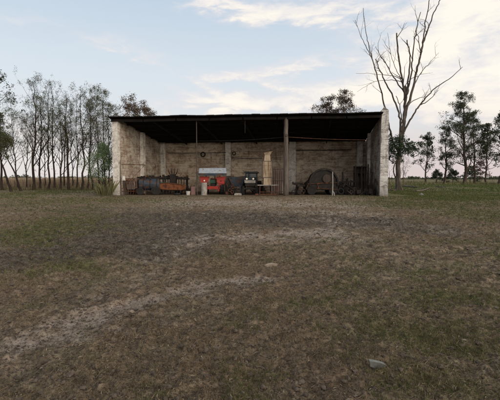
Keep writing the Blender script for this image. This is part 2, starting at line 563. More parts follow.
def ground_masks(X, Y):
    def zs(Z):
        a = 0
        for (cx, cy, rx, ry, wt) in Z:
            a = a + wt * np.exp(-.9 * (((X - cx) / rx) ** 2 + ((Y - cy) / ry) ** 2))
        return a
    g, m, p = zs(GREEN_Z), zs(MUD_Z), zs(PALE_Z)
    for pts, wd, wt in TRACKS:
        P = [gnd(*q) for q in pts]
        best = np.full(X.shape, 1e9)
        for a, b in zip(P[:-1], P[1:]):
            dx, dy = b.x - a.x, b.y - a.y
            t = np.clip(((X - a.x) * dx + (Y - a.y) * dy) / (dx * dx + dy * dy), 0, 1)
            wloc = wd * (1 + .045 * (a.y + b.y) / 2)
            d = np.hypot(X - a.x - t * dx, Y - a.y - t * dy) / wloc
            best = np.minimum(best, d)
        p = p + wt * np.exp(-best ** 2)
    far = sstep(Y, 47, 60)
    g = g + far * .8
    m = m * (1 - far); p = p * (1 - far)
    n = fbm(X * .5, Y * .5, 5, 3)
    n2 = fbm(X * 2.3, Y * 2.3, 4, 9)
    nn = (n - .5) * 1.0 + (n2 - .5) * .6
    G = np.clip(g + nn * .8 * (g > .02) + (n2 - .62) * .8, 0, 1)
    MM = np.clip(m + nn * .8, 0, 1)
    PP = np.clip(p * .9 + ((n2 - .5) * 1.9 + (fbm(X * 6, Y * 6, 3, 21) - .5) * 1.2 + (n - .5) * 1.2) * np.clip(p * 2.0, 0.22, 1), 0, 1)
    return G, MM, PP

# footprint of the shed (inner corners, front then back)
FL = Vector((-11.75, 35.0, 0)); FR = Vector((11.1, 33.3, 0))
BL = Vector((-10.1, 45.0, 0)); BR = Vector((12.75, 43.4, 0))

def relief(X, Y, MM, G, PP):
    d = np.hypot(X, Y)
    lump = fbm(X * 2.2, Y * 2.2, 4, 31) - .5
    clod = fbm(X * 9, Y * 9, 3, 41) - .5
    crum = fbm(X * 30, Y * 30, 3, 51) - .5
    roll = (fbm(X * .35, Y * .35, 2, 61) - .5)
    z = roll * .10 + lump * (.10 + .12 * MM) * (1 - .5 * PP) + clod * (.075 + .065 * MM) * (1 - .75 * PP) + crum * .034 * (1 - .6 * PP) - PP * .05
    fade = (1 - sstep(Y, 28.5, 32)) * (1 - sstep(d, 28, 45))
    z = z * fade
    far_swell = (fbm(X * .02, Y * .02, 2, 71) - .5) * .5 * sstep(d, 70, 140) * (1 - sstep(d, 500, 900))
    return z + far_swell

NA, NR = 1150, 760
fine_a = np.radians(np.linspace(-42, 42, NA))
coarse = np.radians(np.linspace(42, 318, 90)[1:-1])
ang = np.concatenate([fine_a, coarse])
rr = np.concatenate([np.geomspace(.5, 60, NR), np.geomspace(60, 6000, 70)[1:]])
A, RR = np.meshgrid(ang, rr)
GX = RR * np.sin(A); GY = RR * np.cos(A)
Gm, Mm, Pm = ground_masks(GX, GY)
GZ = relief(GX, GY, Mm, Gm, Pm)
na, nr = len(ang), len(rr)
verts = np.stack([GX, GY, GZ], -1).reshape(-1, 3)
verts = np.vstack([verts, [[0, 0, 0]]])
i = np.arange(nr - 1)[:, None]; j = np.arange(na)[None, :]
j2 = (j + 1) % na
quads = np.stack([i * na + j, (i + 1) * na + j + 0 * i, (i + 1) * na + j2, i * na + j2], -1).reshape(-1, 4)
ctr = len(verts) - 1
tris = np.stack([np.full(na, ctr), np.arange(na), (np.arange(na) + 1) % na], -1)
me = bpy.data.meshes.new('ground')
me.vertices.add(len(verts)); me.vertices.foreach_set('co', verts.astype(np.float32).ravel())
nl = quads.size + tris.size
me.loops.add(nl); me.loops.foreach_set('vertex_index', np.concatenate([quads.ravel(), tris.ravel()]).astype(np.int32))
npol = len(quads) + len(tris)
me.polygons.add(npol)
ls = np.concatenate([np.arange(len(quads)) * 4, quads.size + np.arange(len(tris)) * 3]).astype(np.int32)
me.polygons.foreach_set('loop_start', ls)
me.polygons.foreach_set('use_smooth', np.ones(npol, dtype=bool))
me.update(calc_edges=True); me.validate()
for nm, arr in (('green', Gm), ('mud', Mm), ('pale', Pm)):
    at = me.attributes.new(nm, 'FLOAT', 'POINT')
    at.data.foreach_set('value', np.append(arr.ravel(), 0).astype(np.float32))
gm, t = mat('ground')
pos = t.n('ShaderNodeNewGeometry').outputs['Position']
nA = t.noise(pos, 1.1, 6, .6, .3)
nB = t.noise(pos, 6, 8, .74, .4)
nC = t.noise(pos, 34, 5, .7)
nD = t.noise(pos, 130, 3, .7)
nE = t.noise(pos, .22, 4, .6, .4)
brk = t.m('ADD', t.m('MULTIPLY', t.m('SUBTRACT', nB, .5), .9), t.m('MULTIPLY', t.m('SUBTRACT', nC, .5), .8))
soil = t.mix(t.ramp(nB, .37, .63), (.050, .037, .026), (.215, .168, .124))
soil = t.mix(t.ramp(nA, .4, .68, 0, .55), soil, (.13, .115, .07))
soil = t.mix(t.ramp(nE, .42, .62, 0, .5), soil, (.105, .068, .044))
mudc = t.mix(t.ramp(nB, .35, .65), (.029, .024, .019), (.105, .090, .074))
palec = t.mix(t.ramp(nB, .3, .7), (.165, .132, .108), (.28, .235, .20))
greenc = t.mix(t.ramp(nB, .35, .65), (.045, .049, .017), (.115, .115, .046))
c = t.mix(t.ramp(t.m('ADD', t.attr('mud'), t.m('MULTIPLY', brk, .7)), .25, .75), soil, mudc)
c = t.mix(t.ramp(t.m('ADD', t.attr('pale'), t.m('MULTIPLY', brk, 1.1)), .12, 1.05), c, palec)
c = t.mix(t.ramp(t.m('ADD', t.attr('green'), t.m('MULTIPLY', brk, .9)), .16, 1.0, 0, .85), c, greenc)
# crumbs: light straw flecks and dark moist grains
c = t.mix(t.ramp(nC, .62, .72, 0, .45), c, (.17, .14, .105))
c = t.mix(t.ramp(nC, .45, .35, 0, .8), c, (.028, .021, .016))
c = t.mix(t.ramp(nD, .62, .75, 0, .3), c, (.2, .17, .13))
c = t.mix(t.ramp(nD, .38, .28, 0, .5), c, (.03, .022, .017))
hh = t.m('ADD', t.m('MULTIPLY', nC, .6), t.m('ADD', t.m('MULTIPLY', nD, .25), t.m('MULTIPLY', nB, 1.2)))
t.bsdf(c, .97, bump=hh, bstr=.9, bdist=.03, spec=.08)
me.materials.append(gm)
ground = bpy.data.objects.new('ground', me)
COL.objects.link(ground)
tag(ground, 'wide trampled earth yard with patchy grass and pale wheel tracks', 'ground', kind='structure')


# ================================================================== scatter helper (numpy triangles)
def tri_mesh(name, V, tint, material, label, cat):
    """V: (n,3,3) triangles, tint: (n,)"""
    me = bpy.data.meshes.new(name)
    n = len(V)
    me.vertices.add(n * 3); me.vertices.foreach_set('co', V.astype(np.float32).ravel())
    me.loops.add(n * 3); me.loops.foreach_set('vertex_index', np.arange(n * 3, dtype=np.int32))
    me.polygons.add(n); me.polygons.foreach_set('loop_start', np.arange(n, dtype=np.int32) * 3)
    me.update(calc_edges=True)
    at = me.attributes.new('tint', 'FLOAT', 'POINT')
    at.data.foreach_set('value', np.repeat(tint, 3).astype(np.float32))
    me.materials.append(material)
    o = bpy.data.objects.new(name, me)
    COL.objects.link(o)
    return tag(o, label, cat, kind='stuff') if label else o

rng = np.random.default_rng(5)

def polar_points(n, r0, r1, half=40):
    a = np.radians(rng.uniform(-half, half, n))
    r = np.exp(rng.uniform(math.log(r0), math.log(r1), n))
    return r * np.sin(a), r * np.cos(a)

def surf(x, y):
    g, m, p = ground_masks(x, y)
    return relief(x, y, m, g, p), g, m, p

def in_shed(x, y):
    return (y > 33.0) & (x > -13) & (x < 14) & (y < 46)

def blades(x, y, z, h, wd, lean, per):
    """upright grass blades: returns triangles"""
    n = len(x) * per
    X = np.repeat(x, per); Y = np.repeat(y, per); Z = np.repeat(z, per); H = np.repeat(h, per) * rng.uniform(.5, 1.2, n)
    Wd = np.repeat(wd, per)
    a = rng.uniform(0, 2 * np.pi, n); b = rng.uniform(0, 2 * np.pi, n)
    sp = H * .35
    X = X + np.cos(a) * sp * rng.uniform(0, 1, n); Y = Y + np.sin(a) * sp * rng.uniform(0, 1, n)
    L = H * lean * rng.uniform(.3, 1.3, n)
    V = np.empty((n, 3, 3))
    V[:, 0] = np.stack([X - np.cos(b) * Wd, Y - np.sin(b) * Wd, Z - .01], -1)
    V[:, 1] = np.stack([X + np.cos(b) * Wd, Y + np.sin(b) * Wd, Z - .01], -1)
    V[:, 2] = np.stack([X + np.cos(a) * L, Y + np.sin(a) * L, Z + H], -1)
    return V

# green grass
x, y = polar_points(150000, 2.2, 60)
z, g, m_, p_ = surf(x, y)
keep = (rng.uniform(0, 1, len(x)) < (g * .95 - .05)) & ~in_shed(x, y)
x, y, z = x[keep], y[keep], z[keep]
d = np.hypot(x, y)
V = blades(x, y, z, np.clip(.030 + .0022 * d, 0, .10), .0016 + d * .00042, .6, 4)
tri_mesh('green_grass', V, np.repeat(rng.uniform(0, 1, len(x)), 4), M['grass_green'], 'short green grass growing in patches over the yard', 'grass')
# dry grass
x, y = polar_points(200000, 2.2, 34)
z, g, m_, p_ = surf(x, y)
pr = np.clip(.40 - .35 * m_ - .8 * p_ + (fbm(x * 1.6, y * 1.6, 4, 77) - .5) * 3.2, .02, 1)
keep = (rng.uniform(0, 1, len(x)) < pr) & ~in_shed(x, y)
x, y, z = x[keep], y[keep], z[keep]
d = np.hypot(x, y)
V = blades(x, y, z, .016 + .0012 * d, .0009 + d * .00030, 1.1, 4)
tri_mesh('dry_grass', V, np.repeat(rng.uniform(0, 1, len(x)), 4), M['grass_dry'], 'thin dry trampled grass across the brown yard', 'grass')
# flat litter: straw bits and dead leaves
x, y = polar_points(120000, 2.2, 26)
z, g, m_, p_ = surf(x, y)
n = len(x); d = np.hypot(x, y)
a = rng.uniform(0, 2 * np.pi, n)
ln = rng.uniform(.003, .011, n) * (1 + d * .10) * rng.choice([1, 1, 1, 1, 1, 2.2], n); wd = ln * rng.uniform(.10, .5, n)
tz = rng.uniform(-.4, .4, n) * ln + .006
cx, sx = np.cos(a), np.sin(a)
V = np.empty((n, 3, 3))
V[:, 0] = np.stack([x - cx * ln, y - sx * ln, z + .004], -1)
V[:, 1] = np.stack([x + cx * ln, y + sx * ln, z + tz + .006], -1)
V[:, 2] = np.stack([x - sx * wd, y + cx * wd, z + .012], -1)
tri_mesh('leaf_litter', V, rng.uniform(0, 1, n) ** 1.9, M['litter'], 'fine straw bits and dead leaves littering the bare earth', 'leaf litter')
# long dead grass lying flat, matted in patches
x, y = polar_points(90000, 2.2, 20)
z, g, m_, p_ = surf(x, y)
keep = rng.uniform(0, 1, len(x)) < np.clip(.35 - .4 * m_ - .9 * p_ + (fbm(x * 1.3, y * 1.3, 4, 177) - .5) * 4, .03, 1)
x, y, z = x[keep], y[keep], z[keep]; n = len(x); d = np.hypot(x, y)
a = rng.uniform(0, 2 * np.pi, n); L = rng.uniform(.02, .075, n) * (1 + .05 * d); wq = .0011 + .00028 * d
e_ = surf(x + np.cos(a) * L, y + np.sin(a) * L)[0]
V = np.empty((n, 3, 3))
V[:, 0] = np.stack([x + np.sin(a) * wq, y - np.cos(a) * wq, z + .004], -1)
V[:, 1] = np.stack([x - np.sin(a) * wq, y + np.cos(a) * wq, z + .006], -1)
V[:, 2] = np.stack([x + np.cos(a) * L, y + np.sin(a) * L, np.maximum(e_, z - .02) + rng.uniform(.002, .02, n)], -1)
tri_mesh('matted_grass', V, rng.uniform(0, 1, n) ** 1.3, M['grass_dry'], 'flattened dead grass matted over the earth of the foreground', 'grass')
# small twigs
x, y = polar_points(2600, 2.2, 22)
z, g, m_, p_ = surf(x, y); n = len(x)
a = rng.uniform(0, 2 * np.pi, n); L = rng.uniform(.02, .08, n); q_ = .0018 + .0003 * np.hypot(x, y)
e_ = surf(x + np.cos(a) * L, y + np.sin(a) * L)[0]
P0 = np.stack([x, y, z + .006], -1); P1 = np.stack([x + np.cos(a) * L, y + np.sin(a) * L, e_ + .01], -1)
sd_ = np.stack([np.sin(a) * q_, -np.cos(a) * q_, 0 * a], -1); up_v = np.stack([0 * a, 0 * a, q_ * 1.6], -1)
V = np.concatenate([np.stack([P0 + sd_, P1 + sd_ * .5, P0 + up_v], 1), np.stack([P1 + sd_ * .5, P1 + up_v, P0 + up_v], 1),
                    np.stack([P0 - sd_, P0 + up_v, P1 - sd_ * .5], 1), np.stack([P1 - sd_ * .5, P0 + up_v, P1 + up_v], 1)])
tri_mesh('twigs', V, np.zeros(len(V)), M['bark_mid'], 'small dark twigs strewn over the foreground earth', 'twigs')
# clods
x, y = polar_points(26000, 2.2, 28)
z, g, m_, p_ = surf(x, y)
keep = rng.uniform(0, 1, len(x)) < np.clip(.35 + .5 * m_ - .2 * g, 0, 1)
x, y, z = x[keep], y[keep], z[keep]; n = len(x); d = np.hypot(x, y)
ph = (1 + 5 ** .5) / 2
ico = np.array([(-1, ph, 0), (1, ph, 0), (-1, -ph, 0), (1, -ph, 0), (0, -1, ph), (0, 1, ph), (0, -1, -ph), (0, 1, -ph), (ph, 0, -1), (ph, 0, 1), (-ph, 0, -1), (-ph, 0, 1)]) / 1.9
icf = np.array([(0, 11, 5), (0, 5, 1), (0, 1, 7), (0, 7, 10), (0, 10, 11), (1, 5, 9), (5, 11, 4), (11, 10, 2), (10, 7, 6), (7, 1, 8), (3, 9, 4), (3, 4, 2), (3, 2, 6), (3, 6, 8), (3, 8, 9), (4, 9, 5), (2, 4, 11), (6, 2, 10), (8, 6, 7), (9, 8, 1)])
sz = rng.uniform(.003, .011, n) ** 1.0 * (1 + d * .10) * rng.choice([1, 1, 1, 1.9], n)
pts = ico[None] * rng.uniform(.6, 1.25, (n, 12, 1)) * sz[:, None, None] * np.array([1, 1, .6]) * rng.uniform(.7, 1.4, (n, 1, 3))
pts = pts + np.stack([x, y, z + sz * .2], -1)[:, None, :]
V = pts[:, icf].reshape(-1, 3, 3)
tri_mesh('soil_clods', V, np.zeros(len(V)), M['clod'], 'small crumbs and clods of dark soil scattered over the yard', 'soil clods')

# ================================================================== stones and scraps on the yard
def stone(name, px, py, size, sx, sy, sz_, seed, m, label, cat, rz=0, group=None):
    g = gnd(px, py)
    zz = float(surf(np.array([g.x]), np.array([g.y]))[0][0])
    import bmesh
    bm = bmesh.new(); bmesh.ops.create_icosphere(bm, subdivisions=3, radius=size)
    for v in bm.verts:
        nv = mnoise.noise_vector(v.co * (1.1 / size) + Vector((seed, 0, 0)))
        v.co += nv * size * .38
        v.co.x *= sx; v.co.y *= sy; v.co.z *= sz_
    mesh = bpy.data.meshes.new(name); bm.to_mesh(mesh); bm.free()
    mesh.materials.append(m)
    o = bpy.data.objects.new(name, mesh); COL.objects.link(o)
    o.location = (g.x, g.y, zz + size * sz_ * .22); o.rotation_euler = (0, 0, rz)
    return tag(o, label, cat, group)

M['stone_pale'] = simple('stone_pale', (.24, .195, .15), (.12, .095, .072), 12, .9, .5)
M['stone_grey'] = simple('stone_grey', (.15, .155, .145), (.07, .072, .068), 14, .85, .5)
stone('stone', 271, 264.5, .068, 1.7, .9, .62, 3, M['stone_pale'], 'flat pale tan stone lying alone in the middle of the yard', 'stone', .25)
# grey broken shard in the right foreground: slab tipped on its edge
g = gnd(376, 373)
mb = MB()
out = [(-.065, .055), (-.05, .0), (-.01, -.012), (.03, -.01), (.07, -.005), (.075, .02), (.02, .04), (-.03, .052)]
fr = [Vector((u, -.012 - v_ * .4, v_)) for u, v_ in out]; bk = [Vector((u * .9, .012 - v_ * .4 + .02, v_ * .95)) for u, v_ in out]
i0 = len(mb.v); mb.v += [tuple(q) for q in fr] + [tuple(q) for q in bk]; k_ = len(out)
mb.f.append(tuple(range(k_))); mb.f.append(tuple(range(2 * k_ - 1, k_ - 1, -1)))
for q in range(k_): mb.f.append((q, (q + 1) % k_, k_ + (q + 1) % k_, k_ + q)[::-1])
o = mb.build('broken_shard', M['stone_grey'], bevel=.003)
o.location = (g.x, g.y, float(surf(np.array([g.x]), np.array([g.y]))[0][0]) + .012); o.scale = (1.0, 1, 1.1)
tag(o, 'sharp grey broken shard tipped up in the right foreground', 'shard')
stone('stone', 132, 313, .022, 1.2, 1, .8, 9, M['stone_pale'], 'small whitish stone beside the pale wheel track on the left', 'stone', .8)
stone('stone', 205, 214, .10, 1.6, .9, .5, 19, M['stone_grey'], 'dark stone half sunk in the churned mud before the shed', 'stone', .4)


# ================================================================== the shed
shed = empty('open_shed', (0, 0, 0), 0, 'long open-fronted brick machinery shed with dark lean-to roof and whitewashed end walls', 'shed')
HF, HB = 7.02, 5.68     # eaves height front / back
TH = .48

def pt(u, v, z=0.0):
    """u 0..1 left to right, v 0..1 front to back"""
    a = FL.lerp(FR, u); b = BL.lerp(BR, u)
    q = a.lerp(b, v); return Vector((q.x, q.y, z))

def panel_grid(mb, fn, nu, nv, uvfn, flip=False):
    for a in range(nu):
        for b in range(nv):
            u0, u1, v0, v1 = a / nu, (a + 1) / nu, b / nv, (b + 1) / nv
            P = [fn(u0, v0), fn(u1, v0), fn(u1, v1), fn(u0, v1)]
            U = [uvfn(u0, v0), uvfn(u1, v0), uvfn(u1, v1), uvfn(u0, v1)]
            if flip: P = P[::-1]; U = U[::-1]
            mb.quad(*P, uv=U)

def rough_wall(p0, p1, h0, h1, th, name, material, nrm, notch=None, uvoff=0.0):
    """upright wall from p0 to p1 (ground points) of heights h0,h1, thickness th along nrm (outwards); uneven faces"""
    L = (p1 - p0).length; d = (p1 - p0) / L
    mb = MB(); nu = max(int(L / .35), 2); nz = 16
    def wob_(q, s_):
        return mnoise.noise(q * .7) * .035 + mnoise.noise(q * 2.5) * .015
    def inner(u, v):
        h = h0 + (h1 - h0) * u
        if notch: h += notch(u)
        q = p0 + d * L * u; q = Vector((q.x, q.y, h * v))
        return q - nrm * wob_(q, 0) * (1 if 0 < u < 1 else 0)
    def outer(u, v):
        h = h0 + (h1 - h0) * u
        if notch: h += notch(u)
        q = p0 + d * L * u + nrm * th
        return Vector((q.x, q.y, h * v))
    uvf = lambda u, v: (uvoff + u * L, v * (h0 + (h1 - h0) * u))
    panel_grid(mb, inner, nu, nz, uvf)
    panel_grid(mb, outer, nu, nz, uvf, True)
    top = lambda u, v: inner(u, 1).lerp(outer(u, 1), v)
    panel_grid(mb, top, nu, 1, lambda u, v: (uvoff + u * L, v * th))
    for u in (0, 1):
        e = lambda a, b, u=u: inner(u, b).lerp(outer(u, b), a)
        panel_grid(mb, e, 3, nz, lambda a, b: (uvoff + a * th + 31, b * h0), flip=(u == 0))
    return mb.build(name, material, shed)

dF = (FR - FL).normalized()
dL = (BL - FL).normalized(); dR = (BR - FR).normalized()
nL = Vector((-dL.y, dL.x, 0)); nR = Vector((dR.y, -dR.x, 0))
nB = Vector((-dF.y, dF.x, 0))
# left wall, back wall, right wall (each stops 3 mm short of its neighbour)
rough_wall(FL + dL * .42, BL, HF - .21 - .06, HB - .14, TH, 'wall', M['wall_left'], nL)['label'] = 'left side wall with peeling limewash'
rough_wall(BL - dF * TH + nB * .003, BR + dF * TH + nB * .003, HB - .04, HB - .04, TH, 'wall', M['wall_back'], nB, uvoff=7)['label'] = 'back wall of brown brick courses'
par = lambda u: .34 + .06 * mnoise.noise(Vector((u * 9, 3, 1)))
rough_wall(FR + dR * .52, BR, HF - .06, HB + .1, TH, 'wall', M['wall_right'], nR, notch=par, uvoff=3)['label'] = 'right side wall with dark grime at its foot'

def pier(c, ax, ay, wx, wy, z1, name, material, cap=None, uvo=0, batter=0.0):
    """brick pier, uneven edges; c ground centre, ax/ay axes"""
    mb = MB(); nz = 18
    rings = []
    for k in range(nz + 1):
        z = z1 * k / nz; b = 1 + batter * (1 - k / nz)
        ring = []
        for sx, sy in ((-1, -1), (1, -1), (1, 1), (-1, 1)):
            q = c + ax * sx * wx / 2 * b + ay * sy * wy / 2 * b
            q = Vector((q.x, q.y, z))
            q += mnoise.noise_vector(q * 1.7) * .03
            ring.append(q)
        rings.append(ring)
    ed = [wx, wy, wx, wy]; off = 0
    for e in range(4):
        for k in range(nz):
            z0, z1_ = z1 * k / nz, z1 * (k + 1) / nz
            mb.quad(rings[k][e], rings[k][(e + 1) % 4], rings[k + 1][(e + 1) % 4], rings[k + 1][e],
                    uv=[(uvo + off, z0), (uvo + off + ed[e], z0), (uvo + off + ed[e], z1_), (uvo + off, z1_)])
        off += ed[e]
    mb.quad(*rings[-1], uv=[(0, 0), (wx, 0), (wx, wy), (0, wy)])
    if cap:   # sloping broken top
        i = len(mb.v)
        A0 = [Vector(q) for q in rings[-1]]
        apex0 = A0[0].lerp(A0[1], .35) + Vector((0, 0, cap)); apex1 = A0[3].lerp(A0[2], .35) + Vector((0, 0, cap))
        mb.quad(A0[0], apex0, apex1, A0[3], uv=[(0, 0), (0, .3), (.5, .3), (.5, 0)])
        mb.quad(apex0, A0[1], A0[2], apex1, uv=[(0, 0), (.3, 0), (.3, .5), (0, .5)])
        mb.tri(A0[0], A0[1], apex0); mb.tri(A0[2], A0[3], apex1)
    return mb.build(name, material, shed)

# the two front end piers
p = pier(FL + nL * TH / 2 + dL * .21, nL, dL, TH + .04, .42, HF - .28, 'end_pier', M['pilaster'], uvo=3)
p['label'] = 'limewashed left front end of the side wall'
p = pier(FR + nR * (TH / 2 + .02) + dR * .26, nR, dR, TH + .10, .50, HF + .22, 'end_pier', M['wall_white'], cap=.28, uvo=9, batter=.16)
p['label'] = 'whitewashed right front end rising above the roof'
# pilasters on the walls
def wall_pil(c, ax, nn, h, wd=.52, dp=.30):
    return pier(c + nn * (dp / 2 + .04), ax, nn, wd, dp, h, 'pilaster', M['pilaster'], uvo=random.random() * 20)
wall_pil(pt(0, .47), dL, -nL, 6.1, .62)
def on_back(px):
    # u on the back wall that shows at this pixel
    k = (px - 250) / F
    return (k * BL.y - BL.x) / ((BR.x - BL.x) - k * (BR.y - BL.y))
for px, wd in ((164, .55), (228.5, .62), (292, .78), (359, .60)):
    u = on_back(px)
    wall_pil(pt(u, 1), dF, -nB, HB - .12, wd)
wall_pil(pt(1, .62), dR, -nR, 6.0, .55)

# roof: corrugated sheet with thickness, sloping down to the back
mb = MB()
EX = .28
def roof_pt(u, v, lift=0.0, wav=0.0):
    a = FL - dF * (TH + .16); b = FR - dF * .02
    c_ = BL - dF * (TH + .16); d_ = BR - dF * .02
    q0 = a.lerp(b, u) - nB * .45; q1 = c_.lerp(d_, u) + nB * .75
    q = q0.lerp(q1, v)
    z = HF - .05 - .11 * (1 - u) + (HB - HF) * v * 1.06
    return Vector((q.x, q.y, z + lift + wav))
NW = 420
def wv(k): return (.022 if k % 2 else -.022)
_rs = random.Random(4); SH = [(_rs.uniform(0, .09), _rs.uniform(-.008, .02)) for _ in range(40)]
sag = lambda u: -.03 * math.sin(u * math.pi * 4) ** 2 + .02 * mnoise.noise(Vector((u * 12, 0, 0)))
for k in range(NW):
    u0, u1 = k / NW, (k + 1) / NW
    a, b = wv(k) + sag(u0), wv(k + 1) + sag(u1)
    ov, lf = SH[k // 14]; a += lf; b += lf; v0_ = -ov / 11 if k % 14 else 0
    mb.hexa([roof_pt(u0, v0_, 0, a), roof_pt(u1, v0_, 0, b), roof_pt(u1, 1, 0, b), roof_pt(u0, 1, 0, a),
             roof_pt(u0, v0_, .058, a), roof_pt(u1, v0_, .058, b), roof_pt(u1, 1, .058, b), roof_pt(u0, 1, .058, a)])
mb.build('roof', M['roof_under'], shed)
# front edge beam, purlins and rafters under the sheet
mb = MB()
for k in range(8):
    u0, u1 = k / 8, (k + 1) / 8
    a = roof_pt(u0 + .002, .045, -.16, sag(u0)); b = roof_pt(u1 - .002, .045, -.16, sag(u1))
    mb.bar(a, b, .16, .22)
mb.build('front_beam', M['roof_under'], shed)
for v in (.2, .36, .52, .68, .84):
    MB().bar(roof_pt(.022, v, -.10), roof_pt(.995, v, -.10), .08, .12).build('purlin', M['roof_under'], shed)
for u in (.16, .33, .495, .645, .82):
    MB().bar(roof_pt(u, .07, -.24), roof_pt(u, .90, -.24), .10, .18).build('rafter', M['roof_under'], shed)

# posts along the open front
def post_at(px, v, r, top, name, m_, n=7, rough=.02, lean=0.0):
    # u on the front line at depth fraction v
    a = FL.lerp(BL, v); b = FR.lerp(BR, v); k = (px - 250) / F
    u = (k * a.y - a.x) / ((b.x - a.x) - k * (b.y - a.y))
    q = pt(u, v)
    pts = [Vector((q.x + lean * z / top + mnoise.noise(Vector((px, z, 0))) * rough, q.y + mnoise.noise(Vector((px, z, 7))) * rough, z)) for z in np.linspace(-.1, top, 12)]
    o = MB().tube(pts, [r * (1.15 - .3 * k / 11) for k in range(12)], n).build(name, m_, shed, smooth=True)
    return o, q
o, q = post_at(286, .015, .21, HF - .32, 'post', M['wood_grey'], 10, .05, -.02)
o['label'] = 'thick weathered centre post'
MB().bar(q + Vector((.10, -.08, 1.9)), q + Vector((.26, -.10, 3.1)), .1).build('post_brace', M['wood_grey'], shed)
MB().lathe([(.10, 0), (.12, .05), (.10, .1)], q + Vector((0, -.25, 5.2)), 'Y', 12).build('insulator', M['steel_post'], shed)
for px, rad in ((197, .05), (121, .035)):
    o, _ = post_at(px, .02, rad, HF - .30 if px == 197 else 3.2, 'post', M['steel_post'], 6, .01)
# sagging pipe strung under the roof across the right bay
pts = []
for k in range(15):
    tt = k / 14; a = pix(287, 137.0, 34.2); b = pix(368, 140.0, 34.6)
    q = a.lerp(b, tt); q.z -= .06 * math.sin(math.pi * tt); pts.append(q)
MB().tube(pts, .028, 6).build('tie_rod', M['rust'], shed, smooth=True)
pts = []
for k in range(15):
    tt = k / 14; a = pix(197, 141.0, 35); b = pix(285, 137.2, 34.3)
    q = a.lerp(b, tt); q.z -= .10 * math.sin(math.pi * tt); pts.append(q)
MB().tube(pts, .016, 5).build('cable', M['dark_iron'], shed)
MB().tube([pix(245, 118.6, 34.4), pix(245, 133, 34.4)], .015, 5).build('hanging_rod', M['steel_post'], shed)
# rail pipes fixed to the back wall
for (x0, y0, x1, y1) in ((168, 153, 226, 152.5), (232, 158, 262, 158), (296, 150, 352, 149.5)):
    MB().tube([pix(x0, y0, 43.6), pix((x0 + x1) / 2, (y0 + y1) / 2 + .3, 43.4), pix(x1, y1, 43.0)], .035, 5).build('wall_pipe', M['dark_iron'], shed)


# ================================================================== machinery in the shed
def spot(px, Y, rz=0):
    q = pix(px, 178, Y); return Vector((q.x, Y, 0)), rz

def tyre_wheel(parent, c, r, wd, hub_r, mt=None, hubm=None, axis='X', lugs=True):
    """wheel > tyre, rim (wheel is the tyre's rim disc)"""
    c = Vector(c)
    whl = MB().lathe([(hub_r * .3, -wd * .30), (hub_r * .95, -wd * .28), (hub_r, -wd * .38), (hub_r, wd * .38), (hub_r * .95, wd * .28), (hub_r * .3, wd * .30)], c, axis, 20).build('wheel', hubm or M['red_paint'], parent)
    mb = MB()
    prof = [(hub_r * .98, -wd * .40), (r * .80, -wd * .5), (r * .95, -wd * .47), (r, -wd * .3), (r, wd * .3), (r * .95, wd * .47), (r * .80, wd * .5), (hub_r * .98, wd * .40)]
    mb.lathe(prof, c, axis, 28)
    if lugs:
        for k in range(20):
            a = 2 * math.pi * k / 20
            for sgn in (-1, 1):
                a2 = a + sgn * .09
                def P(rr_, aa, h):
                    u, v = rr_ * math.cos(aa), rr_ * math.sin(aa)
                    return c + Vector({'Z': (u, v, h), 'X': (h, u, v), 'Y': (u, h, v)}[axis])
                mb.bar(P(r * 1.01, a, 0), P(r * 1.01, a2, sgn * wd * .46), .05, .06)
    mb.build('tyre', mt or M['rubber'], whl, smooth=False)
    return whl

# ---- red tractor with a pale blue canopy (seen from behind)
base, _ = spot(213, 37.2)
tr = empty('tractor', base, R(3), 'old red tractor with flat pale blue-grey canopy roof parked under the shed', 'tractor')
for sx in (-1, 1):
    tyre_wheel(tr, (sx * .86, 0, .72), .72, .40, .36)
for sx in (-1, 1):
    tyre_wheel(tr, (sx * .62, 2.1, .40), .40, .20, .2)
MB().box(-.24, .24, -.35, 1.2, .55, 1.0).box(-.16, .16, -.55, -.35, .5, .8).build('gearbox', M['dark_iron'], tr, bevel=.02)
MB().box(-.30, .30, .75, 2.35, .85, 1.52, taper=.08).build('hood', M['red_paint'], tr, bevel=.05)
mb = MB()
MB().tube([(.12, 1.6, 1.5), (.12, 1.6, 2.0)], .035, 8).build('exhaust_pipe', M['dark_iron'], tr)
for sx in (-1, 1):
    mb = MB()
    n_ = 9
    for k in range(n_):          # curved fender over the wheel
        a0 = R(10 + 150 * k / n_); a1 = R(10 + 150 * (k + 1) / n_)
        P = lambda a, x, rr_=.80: Vector((x, -math.cos(a) * rr_ * -1, .72 + math.sin(a) * rr_))
        x0, x1 = sx * .60, sx * 1.10
        mb.hexa([P(a0, x0, .79), P(a0, x1, .79), P(a1, x1, .79), P(a1, x0, .79), P(a0, x0, .83), P(a0, x1, .83), P(a1, x1, .83), P(a1, x0, .83)])
    # inner side plate
    mb.box(sx * .60 - .02, sx * .60 + .02, -.5, .5, .95, 1.52)
    # flared back plate seen from behind
    mb.hexa([(sx * .56, -.72, .86), (sx * 1.02, -.72, .92), (sx * 1.02, -.68, .92), (sx * .56, -.68, .86),
             (sx * .30, -.60, 1.66), (sx * 1.24, -.60, 1.70), (sx * 1.24, -.56, 1.70), (sx * .30, -.56, 1.66)])
    fo = mb.build('fender', M['red_paint'], tr)
    MB().lathe([(.02, 0), (.06, -.02), (.07, -.05), (.05, -.06)], (sx * .78, -.66, 1.30), 'Y', 12).build('lamp', M['lamp_glass'] if sx < 0 else M['rust'], fo)
MB().box(-.98, .98, -.66, -.50, .50, .78).box(-.62, -.50, -.66, -.4, .3, .9).box(.50, .62, -.66, -.4, .3, .9).box(-.3, .3, -.64, -.60, .66, .74).build('drawbar_frame', M['red_paint'], tr, bevel=.01)
MB().box(-.26, .26, -.35, .10, 1.02, 1.10).box(-.26, .26, -.42, -.35, 1.08, 1.42).build('seat', M['green_paint'], tr, bevel=.03)
